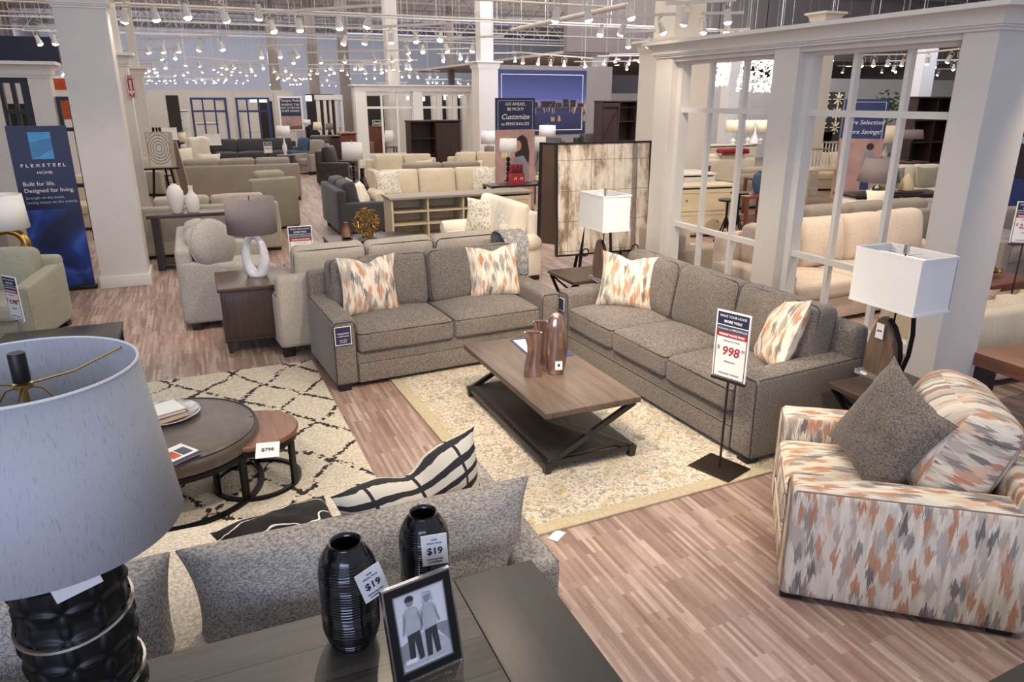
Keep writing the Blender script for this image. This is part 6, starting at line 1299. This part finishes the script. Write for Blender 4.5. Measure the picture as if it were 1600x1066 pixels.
b.build('foliage', 'green_leaf', pt, smooth=False)
for k, (u0, u1, v0, v1, y, l) in enumerate(((1105, 1128, 97, 134, 15.5, 'smaller glowing crystal box chandelier, left of two behind the partition'), (1168, 1206, 93, 143, 14.0, 'larger glowing crystal box chandelier, right of two behind the partition'))):
    x, w_ = px_w(u0, u1, y, v1); zb, zt = ony(u0, v1, y)[1], ony(u0, v0, y)[1]; ch = root('crystal_chandelier', l, 'chandelier', (x, y, zb)); b = MB(); rnd = random.Random(k)
    for q in range(420):
        an = rnd.uniform(0, 4); s_ = int(an); t_ = an-s_; hx = w_/2; p_ = [(-hx+2*hx*t_, -hx), (hx, -hx+2*hx*t_), (hx-2*hx*t_, hx), (-hx, hx-2*hx*t_)][s_]; c = Vector((p_[0], p_[1], rnd.uniform(0, zt-zb))); d = Vector((rnd.gauss(0, 1), rnd.gauss(0, 1), rnd.gauss(0, 1))).normalized()*.05; e_ = d.orthogonal().normalized()*.035; b._add([c-d, c+e_, c+d, c-e_], [(0, 1, 2, 3)])
    b.build('crystal_leaves', 'crystal_glow', ch, smooth=False); b = MB(); b.tube([(0, 0, zt-zb), (0, 0, 7.5-zb)], .012, 5); b.build('rod', 'black_metal', ch); b = MB(); b.bb(-w_/2, w_/2, -w_/2, w_/2, zt-zb-.02, zt-zb); b.build('top_plate', 'chrome', ch, smooth=False)
pl_ = root('potted_tree', 'dark leafy tree seen through the right partition window', 'plant', (ony(1388, 170, 20)[0], 20, 0)); b = MB(); rnd = random.Random(12)
for k in range(200): c = Vector((rnd.gauss(0, .3), rnd.gauss(0, .3), 1.9+rnd.gauss(0, .3))); d = Vector((rnd.gauss(0, 1), rnd.gauss(0, 1), rnd.gauss(0, .6))).normalized()*.13; e_ = d.orthogonal().normalized()*.05; b._add([c-d, c+e_, c+d, c-e_], [(0, 1, 2, 3)])
b.build('foliage', 'green_leaf', pl_, smooth=False); b = MB(); b.tube([(0, 0, .3), (0, 0, 1.9)], .03, 6); b.build('trunk', 'cherry', pl_); b = MB(); b.lathe([(.2, 0), (.25, .4), (1e-4, .38)], seg=16); b.build('pot', 'black_plastic', pl_)
wseg('', 1100, 1640, 120, 500, 24.5, .2, 'column_paint', 'wall_annex')
cab_px('dark shelving against the back wall of the far right room', 1338, 1366, 160, 22, .4, 'rustic_dark', 1, 0, (0,), 'shelf_unit', cat='shelves')
sofa('sand_accent_sofa', 'sand sofa in the middle distance of the far right room', 'sofa', (15.5, 14.5, 0), -.3, 2.0, .9, .2, .6, .46, .95, 2, 2, 'cream_fabric')
simple_table('side_table', 'tall brown side table left of the selection banner', (10.8, 12.1, 0), .5, .5, .75, 'cherry')
# ---- right of the last post
sofa('cream_roll_sofa', 'cream sofa with a low rounded back right of the last partition post', 'sofa', (6.45, 4.42, 0), math.radians(176), 1.9, .85, .2, .55, .40, .70, 2, 2, 'cream_fabric', back_body_h=.68)
simple_table('brown_table', 'glossy brown wooden table behind the ikat armchair at the right edge', (5.62, 2.86, 0), 1.0, .9, .53, 'warm_wood', top_t=.10, leg=.10, leg_mat='espresso')
simple_table('brown_table', 'brown wooden table holding the gold leaf sculpture at the right edge', (7.45, 4.95, 0), 1.2, .55, .50, 'cherry', top_t=.08, leg=.08)
gl = root('leaf_sculpture', 'gold and dark ginkgo leaf centrepiece at the right edge', 'sculpture', (7.3, 4.95, .501), .1)
for nm, mt, sd in (('gold_leaves', 'gold', 4), ('dark_leaves', 'bronze_metal', 8)):
    b = MB(); rnd = random.Random(sd)
    for k in range(34):
        c = Vector((rnd.uniform(-.42, .42), rnd.uniform(-.13, .13), rnd.uniform(.02, .11))); rr = rnd.uniform(.035, .06); m = Matrix.Translation(c) @ Matrix.Rotation(rnd.uniform(-.6, .6), 4, 'X') @ Matrix.Rotation(rnd.uniform(-.5, .5), 4, 'Y'); b.prism([(rr*math.cos(q*PI/5), rr*.8*math.sin(q*PI/5)) for q in range(10)], 0, .004, m)
    b.build(nm, mt, gl, smooth=False)
throw_pillow('paisley pillow with orange piping beside the last partition post', (5.95, 4.05, .42), math.radians(160), .45, .40, .16, 'paisley_fabric', rx=-.4, seed=61, n=12)
sofa('grey_taupe_sofa', 'taupe sofa with a grey fur throw right of the last partition post', 'sofa', (10.15, 6.0, 0), math.radians(10), 1.9, .95, .2, .6, .46, .85, 2, 2, 'taupe_fabric')
b = MB(); b.cushion((.75, .5, .16), .07, .03, Rm(rz=.3, rx=.12), n=8, wob=.05); o = b.build('fur_throw', 'fur_grey', loc=(9.6, 6.25, .58)); tag(o, 'grey fur throw bunched on the taupe sofa at the right edge', 'blanket')
bn3 = sign_panel('customize_banner', 'blue customize banner cut off by the right edge of the photo', (12.9, 8.1, 0), math.radians(-48), .95, 2.45, 'navy_frame', rects=[('photo_field', -.475, .475, .35, 1.70, 'light_blue_print'), ('white_strip', -.475, .475, .3, .36, 'paper_white')], border=(.05, .008, 'paper_white'), texts=[('Customize', 0, 2.0, .16, 'paper_white', dict(shear=.25)), ('to PERSONALIZE', 0, 1.82, .095, 'paper_white', {})])
flat(bn3, [(-.28, .9), (.05, .85), (.1, 1.3), (.0, 1.55), (-.15, 1.6), (-.28, 1.45)], 'hair_print', -.006, 'printed_hair'); flat(bn3, [(-.40, .45), (.1, .45), (.05, 1.0), (-.30, 1.05)], 'navy_frame', -.0075, 'printed_shirt'); flat(bn3, [(-.45, .40), (-.1, .40), (-.2, .62), (-.42, .6)], 'orange_print', -.009, 'printed_swatch')
price_sign('white price sign reading 2,498 at the right edge of the photo', (7.55, 4.62, 0), math.radians(-40), .25, .42, '$2,498', stand=.92)

# ------------------------------------------------------------------ track lights
def track(label, p0, p1, fr, on=None, group=None, hs=1.0, rods=True, seed=0):
    rnd = random.Random(seed); p0, p1 = Vector(p0), Vector(p1); mid = (p0+p1)/2; d = p1-p0; L_ = d.length; az = math.atan2(d.y, d.x)
    r = root('track_light', label, 'track light', mid, az, group); b = MB(); b.bb(-L_/2, L_/2, -.018, .018, 0, .035); b.build('rail', 'pipe_white', r, smooth=False)
    for x in (-L_*.4, L_*.4): b = MB(); b.tube([(x, 0, .03), (x, 0, 7.62-mid.z)], .004, 4); b.build('hanger_rod', 'pipe_white', r, smooth=False)
    for i, f in enumerate(fr):
        x = -L_/2+L_*f; tilt = rnd.uniform(-.5, .5); yaw = rnd.uniform(0, 6.3); lit = on is None or i in on
        m = Matrix.Translation((x, 0, -.17*hs)) @ Matrix.Rotation(yaw, 4, 'Z') @ Matrix.Rotation(tilt, 4, 'X')
        b = MB(); b.lathe([(1e-4, .085*hs), (.032*hs, .08*hs), (.036*hs, .02*hs), (.05*hs, -.03*hs), (.054*hs, -.075*hs), (.05*hs, -.075*hs), (1e-4, -.07*hs)], (0, 0, 0), 14, m); b.tube([m @ Vector((sx*.075*hs, 0, zz*hs)) for sx, zz in ((-1, 0), (-1, .12), (0, .15), (1, .12), (1, 0))], .006, 5)
        b.tube([m @ Vector((0, 0, .15*hs)), (x, 0, .0)], .012, 6); h_ = b.build('lamp_head', 'pipe_white', r)
        b = MB(); b.lathe([(.046*hs, -.072*hs), (.044*hs, -.086*hs), (.03*hs, -.100*hs), (1e-4, -.106*hs)], (0, 0, 0), 14, m); b.build('bulb', 'bulb_glow' if lit else 'pipe_white', h_)
    return r
near = [((400, 23), (595, 10), [.13, .36, .68, .9], 3.42, 'first from the top left of centre'), ((520, 47), (708, 38), [.1, .28, .5, .7, .9], 3.42, 'long one above the far partition, left'), ((623, 64), (786, 58), [.08, .24, .47, .72], 3.42, 'long one touching the white column'),
        ((222, 63), (356, 57), [.05, .24, .42, .68, .92], 3.42, 'one just right of the wide left column'), ((400, 73), (473, 71), [.1, .5, .85], 3.42, 'short one left of centre'), ((18, 75), (90, 73), [.12, .53, .88], 3.42, 'one above the black windows, lower'), ((40, 47), (96, 45), [.3, .75], 3.42, 'one above the black windows, upper'),
        ((450, 84), (600, 80), [.05, .35, .6, .9], 3.42, 'one above the dark bays'), ((920, 29), (1056, 24), [.15, .4, .85], 3.42, 'one above the barn-door cabinet, upper'), ((965, 52), (1024, 50), [.3, .85], 3.42, 'one above the barn-door cabinet, lower'), ((1095, 23), (1162, 22), [.1, .65], 3.42, 'one above the partition crown, upper'),
        ((1120, 49), (1172, 47), [.2, .65], 3.42, 'one above the partition crown, lower'), ((800, 82), (925, 92), [.12, .3, .45, .62, .9], 3.42, 'one along the top of the mural'), ((856, 0), (1000, -6), [.1, .45, .9], 3.42, 'one cut by the top edge right of centre'), ((180, 2), (300, -8), [.1, .5, .9], 3.42, 'one cut by the top edge at the left'),
        ((330, 2), (420, -8), [.2, .8], 3.42, 'one cut by the top edge left of centre'), ((1344, 87), (1416, 86), [.06, .32, .63, .95], 3.30, 'one seen through the right partition window, left'), ((1430, 85), (1506, 77), [.3, .75, .98], 3.30, 'one seen through the right partition window, right'), ((1040, 8), (1150, 2), [.3, .9], 3.42, 'one cut by the top edge above the partition')]
for i, (a_, c_, fr, z, l) in enumerate(near):
    pa, pb = onz(a_[0], a_[1], z), onz(c_[0], c_[1], z)
    ca = Vector((*pa, z)); cb_ = Vector((*pb, z)); d = cb_-ca
    if d.length > 4.2:      # keep real track length: shorten along the view by choosing the nearer end's depth
        cb_ = Vector((*ony(c_[0], c_[1], pa[1]-1.2)[:1], pa[1]-1.2, z)) if False else ca+d
    track('white track light bar, the '+l, ca, cb_, fr, None, None, .95 if d.length < 6 else 1.1, seed=i)
proto = track('white track light bar with four spot heads among the far ceiling lights', (4, 24, 3.4), (6.4, 22.5, 3.4), [.08, .36, .64, .92], None, 'far track lights over the back of the showroom', .95, seed=77)
proto2 = track('white track light bar with four spot heads among the far ceiling lights', (4, 27, 3.4), (6.4, 25.5, 3.4), [.1, .3, .7, .9], None, 'far track lights over the back of the showroom', 1.1, seed=78)
rnd = random.Random(21); cnt = 0; near_mid = [o.location.copy() for o in bpy.data.objects if o.name.startswith('track_light')]
for gy in range(17, 60, 3):
    for gx_ in range(-6, 34, 4):
        x = gx_+rnd.uniform(-1.2, 1.2); y = gy+rnd.uniform(-1.2, 1.2)
        az_ = math.atan2(x, y)-AZ
        if abs(math.tan(az_)) > .74 or y-x*.0 < 16: continue
        if x > 10 and y > 26.5 and y < 51: continue
        if rnd.random() < .22 or any((Vector((x, y, m_.z))-m_).length < 3.2 for m_ in near_mid[:-2]): continue
        c = copy_tree(proto if rnd.random() < .5 else proto2); c.location = (x, y, 3.45+rnd.uniform(.0, .3)); c.rotation_euler = (0, 0, rnd.choice([-.65, -.75, -.5, .8])+rnd.uniform(-.1, .1)); cnt += 1
print('far tracks', cnt)

# lettering becomes plain meshes
bpy.context.view_layer.update(); dg = bpy.context.evaluated_depsgraph_get()
for o in [o for o in bpy.data.objects if o.type == 'FONT']:
    me = bpy.data.meshes.new_from_object(o.evaluated_get(dg)); n = bpy.data.objects.new('lettering', me); COL.objects.link(n)
    n.parent = o.parent; n.location = o.location; n.rotation_euler = o.rotation_euler; n.scale = o.scale; bpy.data.objects.remove(o)
